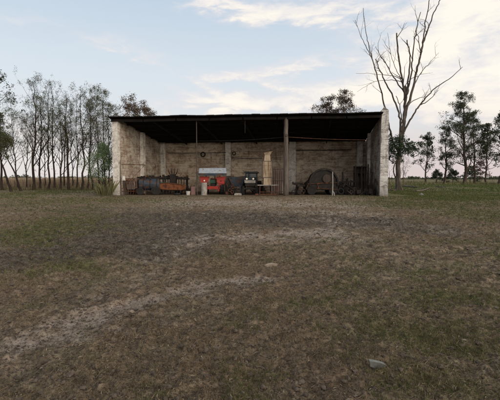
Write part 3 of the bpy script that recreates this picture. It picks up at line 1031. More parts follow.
MB().ring(.16, .19, .03, (0, .55, 1.45), 'Y', 18).tube([(0, .75, 1.2), (0, .55, 1.45)], .02, 6).build('steering_wheel', M['dark_iron'], tr)
for sx in (-1, 1):
    MB().tube([(sx * .62, -.45, .95), (sx * .66, -.45, 1.97)], .03, 6).build('canopy_post', M['dark_iron'], tr)
    MB().tube([(sx * .55, .75, 1.0), (sx * .66, .75, 1.97)], .03, 6).build('canopy_post', M['dark_iron'], tr)
mb = MB()
mb.hexa([(-1.30, -.95, 1.96), (1.30, -.95, 1.96), (1.30, 1.15, 1.96), (-1.30, 1.15, 1.96),
         (-1.24, -.74, 2.46), (1.24, -.74, 2.48), (1.24, .95, 2.54), (-1.24, .95, 2.52)])
mb.build('canopy', M['blue_grey_paint'], tr, bevel=.03)
MB().box(-1.30, 1.30, -.975, -.945, 1.76, 1.99).build('canopy_trim', M['blue_paint'], tr)

# ---- white barrel
b, _ = spot(204, 35.4)
dr = empty('drum', b, 0, 'tall dirty white metal drum standing in front of the red tractor', 'drum')
MB().lathe([(.27, 0), (.285, .02), (.27, .05), (.27, .38), (.285, .40), (.27, .42), (.27, .76), (.285, .78), (.27, .80), (.27, 1.1), (.285, 1.13), (.25, 1.135)], (0, 0, 0), 'Z', 22).build('body', M['pale_metal'], dr, smooth=False)
MB().lathe([(.24, 1.11), (.24, 1.14), (.05, 1.145)], (0, 0, 0), 'Z', 22).build('lid', M['pale_metal'], dr)

# ---- orange rusty seed drill box with tines
b, _ = spot(172, 36.4)
sdl = empty('seed_drill', b, R(-3), 'rusty orange hopper trough of a farm machine on dark wheels near the left bay', 'farm machine')
mb = MB()
prof = [(-1.1, 1.0, .50), (-.55, 1.12, .46), (.2, 1.06, .45), (.9, .96, .42), (1.25, .88, .50)]
for a, b2 in zip(prof[:-1], prof[1:]):
    mb.hexa([(a[0], -.22, a[2]), (b2[0], -.22, b2[2]), (b2[0], .22, b2[2]), (a[0], .22, a[2]),
             (a[0], -.42, a[1]), (b2[0], -.42, b2[1]), (b2[0], .42, b2[1]), (a[0], .42, a[1])])
mb.build('hopper', M['orange_rust'], sdl, bevel=.03)
MB().bar((-1.15, -.44, 1.02), (-.55, -.44, 1.13), .05).bar((-.55, -.44, 1.13), (1.28, -.44, .92), .05).build('hopper_rim', M['rust'], sdl)
for x_ in (-.8, .85):
    tyre_wheel(sdl, (x_, .05, .30), .30, .12, .16, hubm=M['dark_iron'], lugs=False)
MB().box(-1.2, 1.3, -.06, .06, .34, .44).build('axle_beam', M['dark_iron'], sdl)
for k in range(9):
    x_ = -1.0 + k * .26
    MB().tube([(x_, -.15, .40), (x_ - .03, -.35, .22), (x_, -.30, .02)], .022, 5).build('tine', M['dark_iron'], sdl)

# ---- blue-grey tank machine
b, _ = spot(148.5, 36.3)
tk = empty('spray_tank', b, R(6), 'dark blue boxy tank on a low iron frame beside the orange hopper', 'tank')
mb = MB()
mb.lathe([(.10, -1.0), (.44, -.97), (.52, -.9), (.52, .82), (.44, .90), (.10, .93)], (.12, 0, .98), 'X', 16)
mb.build('tank_body', M['blue_paint'], tk, smooth=False)
for x_ in (-.5, .1, .7):
    MB().ring(.515, .55, .05, (x_ + .1, 0, .98), 'X', 20).build('strap', M['dark_iron'], tk)
MB().lathe([(.16, 1.46), (.18, 1.50), (.16, 1.60), (.02, 1.62)], (.1, 0, 0), 'Z', 14).build('filler_cap', M['dark_iron'], tk)
MB().box(-1.0, 1.1, -.4, -.3, .34, .46).box(-1.0, 1.1, .3, .4, .34, .46).box(-1.0, -.88, -.3, .3, .34, .46).box(1.0, 1.1, -.3, .3, .34, .46).build('chassis', M['dark_iron'], tk)
for x_ in (-.7, .8):
    tyre_wheel(tk, (x_, -.5, .34), .34, .16, .16, hubm=M['dark_iron'], axis='Y', lugs=False)
MB().box(-1.25, -.98, -.25, .25, .6, 1.55).build('side_cabinet', M['sheet_brown'], tk, bevel=.02)

# ---- teal pump engine
b, _ = spot(163.5, 37.4)
en = empty('pump_engine', b, R(10), 'small dark green pump engine between the blue tank and the orange hopper', 'engine')
MB().box(-.35, .35, -.3, .3, .35, 1.15, taper=.1).build('engine_block', M['green_paint'], en, bevel=.04)
MB().lathe([(.05, -.06), (.3, -.05), (.3, .05), (.05, .06)], (0, -.42, .75), 'Y', 18).build('flywheel', M['green_paint'], en)
MB().tube([(.2, 0, 1.1), (.2, 0, 1.55), (.35, 0, 1.62)], .04, 8).build('exhaust_pipe', M['dark_iron'], en)
MB().box(-.5, -.4, -.35, .35, 0, .35).box(.4, .5, -.35, .35, 0, .35).box(-.4, .4, -.3, .3, .25, .35).build('stand', M['dark_iron'], en)

# ---- upright rusty frames / implement at the far left
b, _ = spot(131, 36.0)
cu = empty('cultivator', b, R(4), 'rusty brown cultivator frame with upright shanks by the left wall', 'cultivator')
MB().bar((-.75, 0, 1.45), (.75, .05, 1.45), .12).bar((-.75, .5, 1.3), (.75, .5, 1.3), .1).bar((-.7, 0, 1.45), (-.7, .5, 1.3), .08).bar((.7, 0, 1.45), (.7, .5, 1.3), .08).build('toolbar', M['rust'], cu)
for k in range(7):
    x_ = -.7 + k * .23
    MB().tube([(x_, 0, 1.45), (x_ + .02, -.18, 1.1), (x_, -.05, .55), (x_, -.2, .03)], [.035, .035, .03, .02], 6).build('shank', M['rust'], cu)
MB().hexa([(-.35, -.12, .5), (.35, -.12, .5), (.35, -.06, .5), (-.35, -.06, .5), (-.42, -.20, 1.25), (.42, -.20, 1.25), (.42, -.14, 1.25), (-.42, -.14, 1.25)]).build('shield_plate', M['sheet_brown'], cu)
for sx in (-1, 1):
    tyre_wheel(cu, (sx * .82, .25, .36), .36, .14, .18, hubm=M['rust'], lugs=False)

# gate made of pipe standing in front of the left wall
a = pix(119.5, 164.2, 35.6); b = pix(145, 165, 35.9)
gt = empty('pipe_gate', Vector((a.x, a.y, 0)), 0, 'thin rusty pipe gate frame standing open against the left bay', 'gate')
w_ = b.x - a.x; hz = a.z
MB().tube([(0, 0, hz), (w_, .3, hz - .05)], .03, 6).build('top_rail', M['rust'], gt)
MB().tube([(0, 0, 0), (0, 0, hz + .5)], .035, 6).build('gate_stile', M['rust'], gt)
MB().tube([(w_, .3, 0), (w_, .3, hz - .03)], .03, 6).build('gate_stile', M['rust'], gt)
MB().tube([(0, 0, .35), (w_, .3, .35)], .025, 6).build('bottom_rail', M['rust'], gt)
MB().tube([(0, 0, .35), (w_, .3, hz - .05)], .015, 5).build('diagonal_brace', M['rust'], gt)

# short post with white bucket upside-down
a = pix(123.6, 178, 35.2)
ps = empty('wooden_post', Vector((a.x, a.y, 0)), 0, 'short leaning dark wooden post carrying the white bucket', 'post')
MB().bar((.12, 0, 0), (.0, 0, 1.32), .12).build('post_shaft', M['wood_dark'], ps)
bk_ = empty('bucket', Vector((a.x, a.y, 1.32)), 0, 'white plastic bucket upside down on top of the leaning post by the left wall', 'bucket')
MB().lathe([(.17, 0), (.18, .03), (.165, .04), (.14, .38), (.12, .40)], (0, 0, 0), 'Z', 18).build('body', M['white_plastic'], bk_)
MB().ring(.168, .178, .02, (0, 0, .1), 'Z', 18).build('rim', M['white_plastic'], bk_)
# barrel next to it
b, _ = spot(139, 38.0)
db = empty('drum', b, 0, 'dark rusty drum behind the cultivator and the blue tank', 'drum')
MB().lathe([(.29, 0), (.305, .02), (.29, .05), (.29, .30), (.305, .32), (.29, .34), (.29, .60), (.305, .62), (.29, .64), (.29, .9), (.3, .92), (.26, .91)], (0, 0, 0), 'Z', 20).build('body', M['rust'], db)
MB().lathe([(.25, .90), (.25, .93), (.04, .935)], (0, 0, 0), 'Z', 20).build('lid', M['dark_iron'], db)

# jerrycan pink/red & white bucket by the post
def jerry(px, Y, m_, label, h, wd):
    b, _ = spot(px, Y)
    e = empty('jerrycan', b, R(12), label, 'jerrycan')
    MB().box(-wd / 2, wd / 2, -.12, .12, 0, h, taper=.06).build('body', m_, e, bevel=.03)
    MB().tube([(-wd * .3, 0, h - .01), (-wd * .25, 0, h + .07), (wd * .1, 0, h + .07), (wd * .15, 0, h - .01)], .02, 6).build('handle', m_, e)
    MB().lathe([(.04, h - .01), (.045, h + .06), (.03, h + .065)], (wd * .32, 0, 0), 'Z', 10).build('cap', M['dark_iron'], e)
jerry(193, 35.7, M['pink_plastic'], 'faded pinkish red jerrycan standing left of the thin steel post', .78, .42)
b, _ = spot(188, 35.5)
bu = empty('bucket', b, 0, 'low white bucket on the ground under the end of the orange hopper', 'bucket')
MB().lathe([(.15, 0), (.2, .34), (.21, .34), (.21, .36), (.18, .36), (.14, .04)], (0, 0, 0), 'Z', 18).build('body', M['white_plastic'], bu)
MB().tube([(-.2, 0, .34), (-.14, -.14, .42), (.0, -.2, .44), (.14, -.14, .42), (.2, 0, .34)], .008, 5).build('handle', M['dark_iron'], bu)

# dark pronged implement standing up behind the orange hopper
b, _ = spot(173, 38.6)
pr_ = empty('fork_implement', b, 0, 'black iron fork implement with upright prongs behind the orange hopper', 'implement')
MB().box(-.35, .35, -.2, .2, .9, 1.9, taper=.25).build('body', M['dark_iron'], pr_, bevel=.04)
MB().box(-.3, -.2, -.1, .1, 0, .9).box(.2, .3, -.1, .1, 0, .9).build('stand', M['dark_iron'], pr_)
for k in range(4):
    x_ = -.42 + k * .28
    MB().tube([(x_ * .6, 0, 1.85), (x_, 0, 2.15), (x_ * 1.15, 0, 2.5)], [.05, .045, .02], 6).build('prong', M['dark_iron'], pr_)

# ---- dark fertiliser spreader (between the tractors)
b, _ = spot(237, 36.8)
sp_ = empty('spreader', b, R(8), 'dark hopper spreader with one spoked iron wheel right of the red tractor', 'spreader')
mb = MB()
mb.hexa([(-.45, -.3, .75), (.45, -.3, .75), (.45, .3, .75), (-.45, .3, .75), (-.85, -.55, 1.55), (.75, -.55, 1.75), (.75, .55, 1.75), (-.85, .55, 1.55)])
mb.build('hopper', M['blue_paint'], sp_, bevel=.02)
mb = MB().ring(.42, .47, .09, (-.5, -.62, .47), 'Y', 28)
for k in range(10):
    a_ = 2 * math.pi * k / 10
    mb.tube([(-.5, -.62, .47), (-.5 + math.cos(a_) * .43, -.62, .47 + math.sin(a_) * .43)], .014, 5)
mb.lathe([(.07, -.08), (.07, .08)], (-.5, -.62, .47), 'Y', 12)
mb.build('wheel', M['dark_iron'], sp_)
MB().bar((-.6, -.3, .5), (1.0, -.3, .5), .09).bar((-.6, .3, .5), (1.0, .3, .5), .09).bar((.4, -.3, 0), (.35, -.3, .8), .09).bar((.4, .3, 0), (.35, .3, .8), .09).bar((-.5, -.6, .47), (-.5, .3, .47), .06).build('frame', M['dark_iron'], sp_)
MB().bar((.2, -.58, .85), (.35, -.62, 0.1), .16, .05).build('chute', M['blue_paint'], sp_)
# pale panel leaning behind it
b, _ = spot(229.5, 38.8)
pn = empty('panel', b, R(2), 'pale grey sheet leaning behind the dark spreader', 'panel')
o = MB().hexa([(-.45, -.1, 0), (.45, -.1, 0), (.45, -.06, 0), (-.45, -.06, 0), (-.4, .3, 1.75), (.45, .3, 1.8), (.45, .34, 1.8), (-.4, .34, 1.75)]).build('sheet', M['wood_grey'], pn)
b, _ = spot(238, 35.2)
sl_ = MB().box(-.32, .32, -.22, .22, 0, .16).box(-.26, .26, -.17, .17, .163, .20).build('stone_block', M['pale_metal'], None, bevel=.02)
jit(sl_, .012, 3); sl_.location = b
tag(sl_, 'low pale block on the shed floor before the dark spreader', 'block')

# ---- dark teal tractor facing out with pale grille band
b, _ = spot(251, 36.9)
t2 = empty('tractor', b, R(180 - 4), 'dark teal cab tractor facing out with pale band across its nose', 'tractor')
for sx in (-1, 1): tyre_wheel(t2, (sx * .78, -1.1, .62), .62, .34, .3, hubm=M['dark_iron'])
for sx in (-1, 1): tyre_wheel(t2, (sx * .62, 1.0, .40), .40, .22, .2, hubm=M['dark_iron'])
hd = MB().box(-.46, .46, -.2, 1.32, .80, 1.62, taper=.1).build('hood', M['teal_paint'], t2, bevel=.06)
MB().box(-.5, .5, 1.30, 1.36, 1.10, 1.34).build('grille_band', M['pale_metal'], hd)
for sx in (-1, 1): MB().lathe([(.09, 0), (.09, .05), (.05, .07)], (sx * .3, 1.345, 1.47), 'Y', 12).build('headlight', M['lamp_glass'], hd)
MB().box(-.40, .40, 1.32, 1.35, .82, 1.06).build('lower_grille', M['dark_iron'], hd)
cb_ = MB().box(-.58, .58, -1.6, -.25, .95, 2.02, taper=.05).build('cab', M['teal_paint'], t2, bevel=.04)
MB().box(-.46, .46, -.262, -.235, 1.63, 1.96).build('windscreen', M['glass_dark'], cb_)
for sx in (-1, 1): MB().box(sx * .575 - .012, sx * .575 + .012, -1.4, -.45, 1.35, 1.93).build('side_window', M['glass_dark'], cb_)
MB().box(-.68, .68, -1.72, -.12, 2.02, 2.16, taper=.06).build('cab_roof', M['teal_paint'], cb_, bevel=.03)
MB().box(-.34, .34, -1.3, 1.2, .5, .8).build('chassis', M['dark_iron'], t2)
MB().box(-.6, .6, 1.28, 1.40, .5, .66).build('front_bumper', M['dark_iron'], t2, bevel=.02)
MB().tube([(.2, .6, 1.5), (.2, .6, 2.05), (.2, .52, 2.15)], .04, 8).build('exhaust_pipe', M['dark_iron'], t2)

# ---- trestle table and tall tan grain cleaner standing on it
b, _ = spot(268, 35.0)
tb = empty('trestle_table', b, R(2), 'low white-topped trestle table under the tall tan hopper', 'table')
MB().box(-.95, .95, -.28, .28, .88, .95).build('table_top', M['pale_metal'], tb, bevel=.008)
for sx in (-.75, .75):
    for sy in (-.2, .2):
        MB().bar((sx, sy * 1.3, 0), (sx * .96, sy, .88), .06).build('leg', M['rust'], tb)
MB().bar((-.74, -.24, .3), (.74, -.24, .3), .045).bar((-.74, .24, .3), (.74, .24, .3), .045).build('stretcher', M['rust'], tb)
MB().box(-1.15, .95, -.34, -.28, .06, .16).build('foot_rail', M['rust'], tb)
b, _ = spot(267.2, 35.0)
hp = empty('grain_hopper', Vector((b.x, b.y, .952)), R(5), 'tall tan wooden hopper with narrow neck and flared top standing on the trestle table', 'hopper')
MB().box(-.40, .40, -.26, .26, 0, .62).build('lower_box', M['tan_board'], hp, bevel=.01)
MB().box(-.52, .52, -.262, .262, .62, .68).build('ledge', M['wood_grey'], hp)
mb = MB()
mb.box(-.52, .52, -.258, .258, .68, 2.05, taper=.05)
for z_ in (.98, 1.34, 1.70): mb.box(-.525, .525, -.272, -.255, z_, z_ + .045)
mb.build('upper_box', M['tan_board'], hp, bevel=.01)
for x_ in (-.47, .47): MB().bar((x_, -.29, .68), (x_ * .96, -.275, 2.05), .06, .03).build('corner_batten', M['wood_grey'], hp)
MB().box(-.50, .50, -.25, .25, 2.05, 2.11).build('collar', M['wood_grey'], hp)
mb = MB().hexa([(-.34, -.2, 2.11), (.34, -.2, 2.11), (.34, .2, 2.11), (-.34, .2, 2.11), (-.26, -.15, 2.62), (.26, -.15, 2.62), (.26, .15, 2.62), (-.26, .15, 2.62)])
mb.build('neck', M['tan_board'], hp)
mb = MB().hexa([(-.24, -.15, 2.62), (.26, -.15, 2.62), (.26, .15, 2.62), (-.24, .15, 2.62), (-.40, -.3, 2.82), (.50, -.3, 2.98), (.50, .3, 2.90), (-.40, .3, 2.86)])
mb.build('flared_mouth', M['tan_board'], hp)

for ch in hp.children: jit(ch, .03, 2.0, 3.0)
hp.scale = (.88, 1, 1)
# ---- weathered slatted cart side behind it
b, _ = spot(278.5, 36.2)
ct = empty('slatted_crate', b, R(3), 'weathered pinkish brown slatted crate between the tan hopper and the centre post', 'crate')
mb = MB()
for k in range(7):
    x_ = -.62 + k * .185
    mb.box(x_, x_ + .15, -.03, .01, .12, 2.55 + .06 * math.sin(k * 2.2))
mb.build('slat_front', M['sheet_brown'], ct)
mb = MB()
for k in range(7):
    x_ = -.62 + k * .185
    mb.box(x_, x_ + .15, .95, .99, .12, 2.4)
mb.build('slat_back', M['sheet_brown'], ct)
for z_ in (.3, 1.35, 2.4): MB().bar((-.68, -.06, z_), (.72, -.06, z_ + .03), .09, .05).build('rail', M['wood_grey'], ct)
for x_ in (-.66, .68):
    MB().bar((x_, -.03, 0), (x_, -.03, 2.7), .08).build('corner_post', M['wood_grey'], ct)
    MB().bar((x_, .99, 0), (x_, .99, 2.6), .08).build('corner_post', M['wood_grey'], ct)
    MB().box(x_ - .02, x_ + .02, .02, .94, .4, 2.3).build('side_board', M['sheet_brown'], ct)

# ---- arched machine right of the centre post (old threshing drum / baler)
b, _ = spot(322.5, 36.6)
th = empty('threshing_machine', b, R(2), 'big dark machine with rounded arched hood and reddish side rails right of the centre post', 'farm machine')
mb = MB(); n_ = 18
prev = None
prof = [(-1.65, .45), (-1.6, 1.05), (-1.25, 1.35), (-1.0, 1.85), (-.55, 2.18), (0, 2.28), (.55, 2.22), (.95, 1.95), (1.2, 1.55), (1.3, .45)]
pf = [Vector((x_, -.75, z_)) for x_, z_ in prof]; pb = [Vector((x_, .85, z_)) for x_, z_ in prof]
i0 = len(mb.v); mb.v += [tuple(q) for q in pf + pb]; k_ = len(prof)
mb.f.append(tuple(range(k_))[::-1]); mb.f.append(tuple(range(k_, 2 * k_)))
for q in range(k_): mb.f.append((q, (q + 1) % k_, k_ + (q + 1) % k_, k_ + q))
mb.build('arched_hood', M['dark_iron'], th, bevel=.03)
MB().ring(1.22, 1.36, .12, (-.05, -.84, 1.08), 'Y', 26, -10, 190).build('hoop', M['dark_iron'], th)
MB().bar((-1.5, -.80, 1.02), (1.25, -.80, 1.12), .10, .06).build('side_rail', M['rust'], th)
MB().bar((-.7, -.80, .62), (1.2, -.80, .50), .09, .06).build('side_rail', M['rust'], th)
MB().bar((-.65, -.80, 1.02), (-.5, -.80, .55), .08, .06).build('rail_strut', M['rust'], th)
MB().bar((-1.7, -.81, .55), (-1.25, -.81, 1.3), .06, .04).build('rail_strut', M['rust'], th)
for x_ in (-1.15, .85):
    tyre_wheel(th, (x_, -.72, .42), .42, .18, .22, hubm=M['rust'], axis='Y', lugs=False)
    tyre_wheel(th, (x_, .82, .42), .42, .18, .22, hubm=M['rust'], axis='Y', lugs=False)
MB().lathe([(.03, -.05), (.38, -.04), (.38, .04), (.03, .05)], (.2, -.84, 1.5), 'Y', 22).build('pulley', M['wood_dark'], th)
MB().box(-2.4, -1.65, -.3, .3, .75, .95).box(-2.3, -2.2, -.25, .25, 0, .75).build('feed_chute', M['dark_iron'], th)
# small pieces left of it
b, _ = spot(297, 36.5)
vs = empty('bench_vice', b, 0, 'small dark iron stand beside the pale pilaster behind the centre post', 'stand')
MB().box(-.22, .22, -.2, .2, 0, .08).box(-.07, .07, -.07, .07, .08, .9).build('stand_column', M['dark_iron'], vs)
MB().box(-.3, .25, -.12, .12, .9, 1.12).box(-.45, -.3, -.08, .08, .95, 1.2).build('stand_head', M['dark_iron'], vs, bevel=.02)
# pale thin post
a = pix(332.6, 178, 34.4)
pp_ = empty('thin_post', Vector((a.x, a.y, 0)), 0, 'thin pale upright post in front of the arched machine', 'post')
MB().tube([(0, 0, -.05), (.02, 0, 1.0), (-.01, 0, 2.1)], [.055, .05, .045], 7).build('post_shaft', M['pale_metal'], pp_)
MB().tube([(.15, -.1, -.02), (.13, -.05, .25), (.0, 0, .4)], .045, 6).build('post_brace', M['pale_metal'], pp_)

# ---- plough with crossing beams
b, _ = spot(349, 36.6)
pl_ = empty('plough', b, R(-4), 'dark iron plough with crossed beams and tall lever left of the dark rack', 'plough')
MB().bar((-.9, -.2, 1.15), (.9, .0, 1.25), .13, .16).build('main_beam', M['dark_iron'], pl_)
MB().bar((-.75, -.25, 1.25), (.8, -.05, .25), .14, .14).build('cross_beam', M['dark_iron'], pl_)
MB().bar((-.8, -.1, 0.3), (.1, -.15, .85), .10, .10).build('cross_beam', M['dark_iron'], pl_)
MB().bar((-.58, -.1, .8), (-.62, -.15, 2.1), .14, .10).build('lever', M['dark_iron'], pl_)
for x_ in (-.3, .25, .75):
    o = MB().hexa([(x_ - .12, -.3, .02), (x_ + .25, -.22, .02), (x_ + .25, -.16, .02), (x_ - .12, -.24, .02), (x_ - .05, -.1, .75), (x_ + .18, -.25, .7), (x_ + .18, -.2, .7), (x_ - .05, -.05, .75)]).build('share', M['dark_iron'], pl_)
mb = MB().ring(.36, .41, .07, (.55, .35, .41), 'Y', 24)
for k in range(8):
    a_ = 2 * math.pi * k / 8
    mb.tube([(.55, .35, .41), (.55 + math.cos(a_) * .37, .35, .41 + math.sin(a_) * .37)], .014, 5)
mb.build('wheel', M['dark_iron'], pl_)
mb = MB().ring(.42, .47, .07, (-.62, .3, .47), 'Y', 24)
for k in range(8):
    a_ = 2 * math.pi * k / 8
    mb.tube([(-.62, .3, .47), (-.62 + math.cos(a_) * .43, .3, .47 + math.sin(a_) * .43)], .014, 5)
mb.build('wheel', M['dark_iron'], pl_)

# ---- dark tall rack at the right wall
b, _ = spot(361, 38.0)
rk = empty('slatted_rack', b, R(0), 'tall dark wooden rack full of boards beside the right wall', 'rack')
for x_ in (-.62, .0, .6): MB().bar((x_, -.3, 0), (x_ - .01, -.3, 2.75 + .12 * (x_ > 0)), .1).build('upright', M['wood_dark'], rk)
for z_ in (.4, 1.2, 2.0, 2.6): MB().box(-.66, .66, -.28, .35, z_, z_ + .05).build('shelf', M['wood_dark'], rk)
MB().box(-.64, .64, .36, .40, .05, 2.7).build('back_board', M['wood_dark'], rk)
mb = MB()
for k in range(8):
    x_ = -.55 + k * .15
    mb.bar((x_, -.42, 0), (x_ + random.uniform(-.08, .1), -.36, random.uniform(1.6, 2.6)), .07, .04)
o = mb.build('leaning_boards', M['wood_dark'], rk)
# planks leaning on right wall inner face
for k, (px, h_, ln_) in enumerate(((372.5, 2.1, .3), (375.5, 1.5, .45))):
    q = pix(px, 178, 35.4 + (1 - k) * 1.2)
    o = MB().bar((-.35, -.1, 0.0), (.05, .1, h_), .14, .04).build('plank', M['wood_dark'])
    o.location = Vector((q.x, q.y, 0.0))
    tag(o, ['long dark plank leaning against the inside of the right wall', 'shorter dark plank leaning against the right wall near its front end'][k], 'plank')


# ---- more of the clutter on the shed floor
b, _ = spot(158, 38.8)
lb = empty('harrow_frame', b, R(1), 'long low black harrow frame lying behind the blue tank and orange hopper', 'harrow')
MB().bar((-2.9, 0, 1.62), (3.0, 0, 1.52), .16).bar((-2.9, .8, 1.5), (3.0, .8, 1.45), .12).build('beam', M['dark_iron'], lb)
for k in range(6):
    x_ = -2.8 + k * 1.12
    MB().bar((x_, -.02, 0), (x_, .05, 1.6), .11).bar((x_, .8, 0), (x_, .8, 1.45), .09).bar((x_, 0, 1.56), (x_, .8, 1.48), .08).build('stand', M['dark_iron'], lb)
for k in range(22):
    x_ = -2.8 + k * .265; rr_ = random.uniform(.12, .3)
    MB().box(x_, x_ + random.uniform(.1, .24), .1, .5, 1.60, 1.66 + rr_ * random.random()).tube([(x_, .3, 1.6), (x_ + .05, .1, 1.2), (x_, .2, .75)], .04, 5).build('tooth', M['dark_iron'] if k % 3 else M['rust'], lb)
def tyre(px, Y, r_, wd_, label, tilt=0.0, z=None, lay=False):
    q, _ = spot(px, Y)
    ax = 'Z' if lay else 'Y'
    mb = MB().lathe([(r_ * .55, -wd_ * .4), (r_ * .85, -wd_ * .5), (r_, -wd_ * .3), (r_, wd_ * .3), (r_ * .85, wd_ * .5), (r_ * .55, wd_ * .4), (r_ * .52, 0), (r_ * .55, -wd_ * .4)], (0, 0, 0), ax, 26)
    mb.f = mb.f[:-2]
    o = mb.build('tyre', M['rubber'], smooth=True)
    o.location = (q.x, Y, (wd_ / 2 if lay else r_) if z is None else z); o.rotation_euler = (R(-tilt), 0, R(8))
    return tag(o, label, 'tyre')
tyre(155, 35.9, .38, .2, 'black tyre leaning on the front of the blue tank', 8)
tyre(301, 37.8, .52, .3, 'big black tyre standing left of the arched machine', 6)
tyre(177, 35.6, .30, .18, 'small black tyre lying flat under the orange hopper', lay=True)
tyre(341, 35.9, .33, .2, 'black tyre leaning between the arched machine and the plough', 10)
def scrap(px, Y, wd_, h_, n_, label, seed, m1='dark_iron', m2='rust'):
    q, _ = spot(px, Y); rg = random.Random(seed)
    root = empty('scrap_heap', q, 0, label, 'scrap heap')
    a_, c_ = MB(), MB()
    for k in range(n_):
        mb = a_ if k % 3 else c_
        x_ = rg.uniform(-wd_ / 2, wd_ / 2); y_ = rg.uniform(-.3, .4); hh_ = h_ * (1 - abs(x_) / wd_) * rg.uniform(.3, 1)
        t_ = rg.random()
        if t_ < .45: mb.bar((x_, y_, 0.01 * k % .05), (x_ + rg.uniform(-.5, .5), y_ + rg.uniform(-.2, .2), hh_), rg.uniform(.04, .1), rg.uniform(.03, .1))
        elif t_ < .75: mb.box(x_ - rg.uniform(.08, .22), x_ + rg.uniform(.08, .22), y_ - .12, y_ + .12, hh_ * .2, hh_ * .75, Matrix.Rotation(rg.uniform(-.2, .2), 4, 'Y'))
        else: mb.ring(.10, .16, .05, (x_, y_, hh_ * .8), 'Y', 12)
    a_.build('iron_pieces', M[m1], root); c_.build('rusty_pieces', M[m2], root)
scrap(131, 37.4, 1.8, 1.5, 26, 'heap of dark iron scrap behind the rusty cultivator', 1)
scrap(183, 37.5, 1.6, 1.3, 22, 'heap of dark scrap at the right end of the orange hopper', 2)
scrap(231, 36.0, 1.1, 1.2, 20, 'small heap of dark parts between the red tractor and the spreader', 3)
scrap(259, 37.4, 1.2, 1.7, 24, 'heap of dark parts between the teal tractor and the tan hopper', 4, 'dark_iron', 'dark_iron')
scrap(299, 35.8, 1.2, .9, 18, 'low heap of dark iron between the centre post and the arched machine', 5)
scrap(345, 38.0, 2.2, 1.9, 34, 'heap of black iron behind the plough', 6, 'dark_iron', 'dark_iron')
scrap(356, 35.6, 1.3, 1.1, 24, 'heap of dark iron in front of the tall dark rack', 7, 'dark_iron', 'wood_dark')
scrap(371, 35.6, .9, 1.3, 20, 'pile of dark boards and iron at the foot of the right wall', 8, 'wood_dark', 'dark_iron')

# car tyre hung on back wall, cap disc
for (px, py, rr_, lb) in ((203, 154.5, .30, 'small round iron disc hanging on the back wall above the blue canopy'), (234, 153.5, .22, 'dark round disc hanging on the back wall right of the pale pilaster')):
    q = pix(px, py, 43.9 if px < 220 else 43.75)
    mb = MB().ring(rr_ * .55, rr_, .10, (0, 0, 0), 'Y', 22)
    o = mb.build('wall_disc', M['dark_iron']); o.location = q
    tag(o, lb, 'disc')


# ================================================================== trees
def curve_pts(pts, sub=3):
    """smooth a polyline (Catmull-Rom)"""
    P = [Vector(p) for p in pts]; P = [P[0] * 2 - P[1]] + P + [P[-1] * 2 - P[-2]]
    out = []
    for i in range(1, len(P) - 2):
        for k in range(sub):
            t_ = k / sub
            a, b, c, d = P[i - 1], P[i], P[i + 1], P[i + 2]
            out.append(.5 * ((2 * b) + (c - a) * t_ + (2 * a - 5 * b + 4 * c - d) * t_ ** 2 + (3 * b - a - 3 * c + d) * t_ ** 3))
    out.append(P[-2]); return out

def branch(mb, p, d, L, r, lvl, maxl, rg, tips, spread=.6, up_=.25, wig=.12, n_side=5, kids=(3, 5), r_end=.35, taper_l=.6):
    segs = 5 if lvl == 0 else 4 if lvl == 1 else 3
    pts = [p.copy()]; rad = [r]; dd = d.normalized()
    for k in range(segs):
        dd = (dd + Vector((rg.gauss(0, wig), rg.gauss(0, wig), rg.gauss(0, wig) + up_ * .18))).normalized()
        pts.append(pts[-1] + dd * L / segs)
        rad.append(r * (1 - (1 - r_end) * (k + 1) / segs))
    mb.tube(pts, rad, n_side if lvl < 2 else 3, cap=False)
    if lvl >= maxl:
        tips.append((pts[-1], dd, lvl)); tips.append((pts[-2], dd, lvl)); return
    for k in range(rg.randint(*kids)):
        t_ = rg.uniform(.35, 1.0) if lvl else rg.uniform(.4, 1.0)
        i = min(int(t_ * segs), segs - 1); f_ = t_ * segs - i
        q = pts[i].lerp(pts[i + 1], f_)
        a = rg.uniform(0, 2 * math.pi)
        side_ = dd.orthogonal().normalized(); side_.rotate(Matrix.Rotation(a, 3, dd))
        nd = (dd * (1 - spread) + side_ * spread + Vector((0, 0, up_))).normalized()
        branch(mb, q, nd, L * taper_l * rg.uniform(.7, 1.15), rad[i] * .55, lvl + 1, maxl, rg, tips, spread, up_, wig, n_side, kids, r_end, taper_l)
    tips.append((pts[-1], dd, lvl))

def leaf_cloud(centers, n_each, rad, size, rgn, flat=.8, tint_bias=0.0):
    """clusters of small leaf-shaped triangles pairs around centers"""
    C_ = np.repeat(np.array([tuple(c) for c in centers]), n_each, axis=0)
    n = len(C_)
    off = rgn.normal(0, 1, (n, 3)); off /= (np.linalg.norm(off, axis=1, keepdims=True) + 1e-9)
    off *= (rgn.uniform(0, 1, (n, 1)) ** .5) * rad * np.repeat(rgn.uniform(.5, 1.3, (len(centers), 1)), n_each, axis=0)
    off[:, 2] *= flat
    P = C_ + off
    u = rgn.normal(0, 1, (n, 3)); u /= np.linalg.norm(u, axis=1, keepdims=True)
    v = rgn.normal(0, 1, (n, 3)); v -= u * (u * v).sum(1, keepdims=True); v /= np.linalg.norm(v, axis=1, keepdims=True)
    s_ = size * rgn.uniform(.6, 1.3, (n, 1))
    a = P - u * s_; b = P + u * s_; c1 = P + v * s_ * .42; c2 = P - v * s_ * .42
    V = np.concatenate([np.stack([a, c2, b], 1), np.stack([a, b, c1], 1)])
    ct_ = np.repeat(rgn.uniform(0, 1, len(centers)), n_each)
    tint = np.clip(ct_ * .6 + rgn.uniform(0, .4, n) + tint_bias, 0, 1)
    return V, np.concatenate([tint, tint])

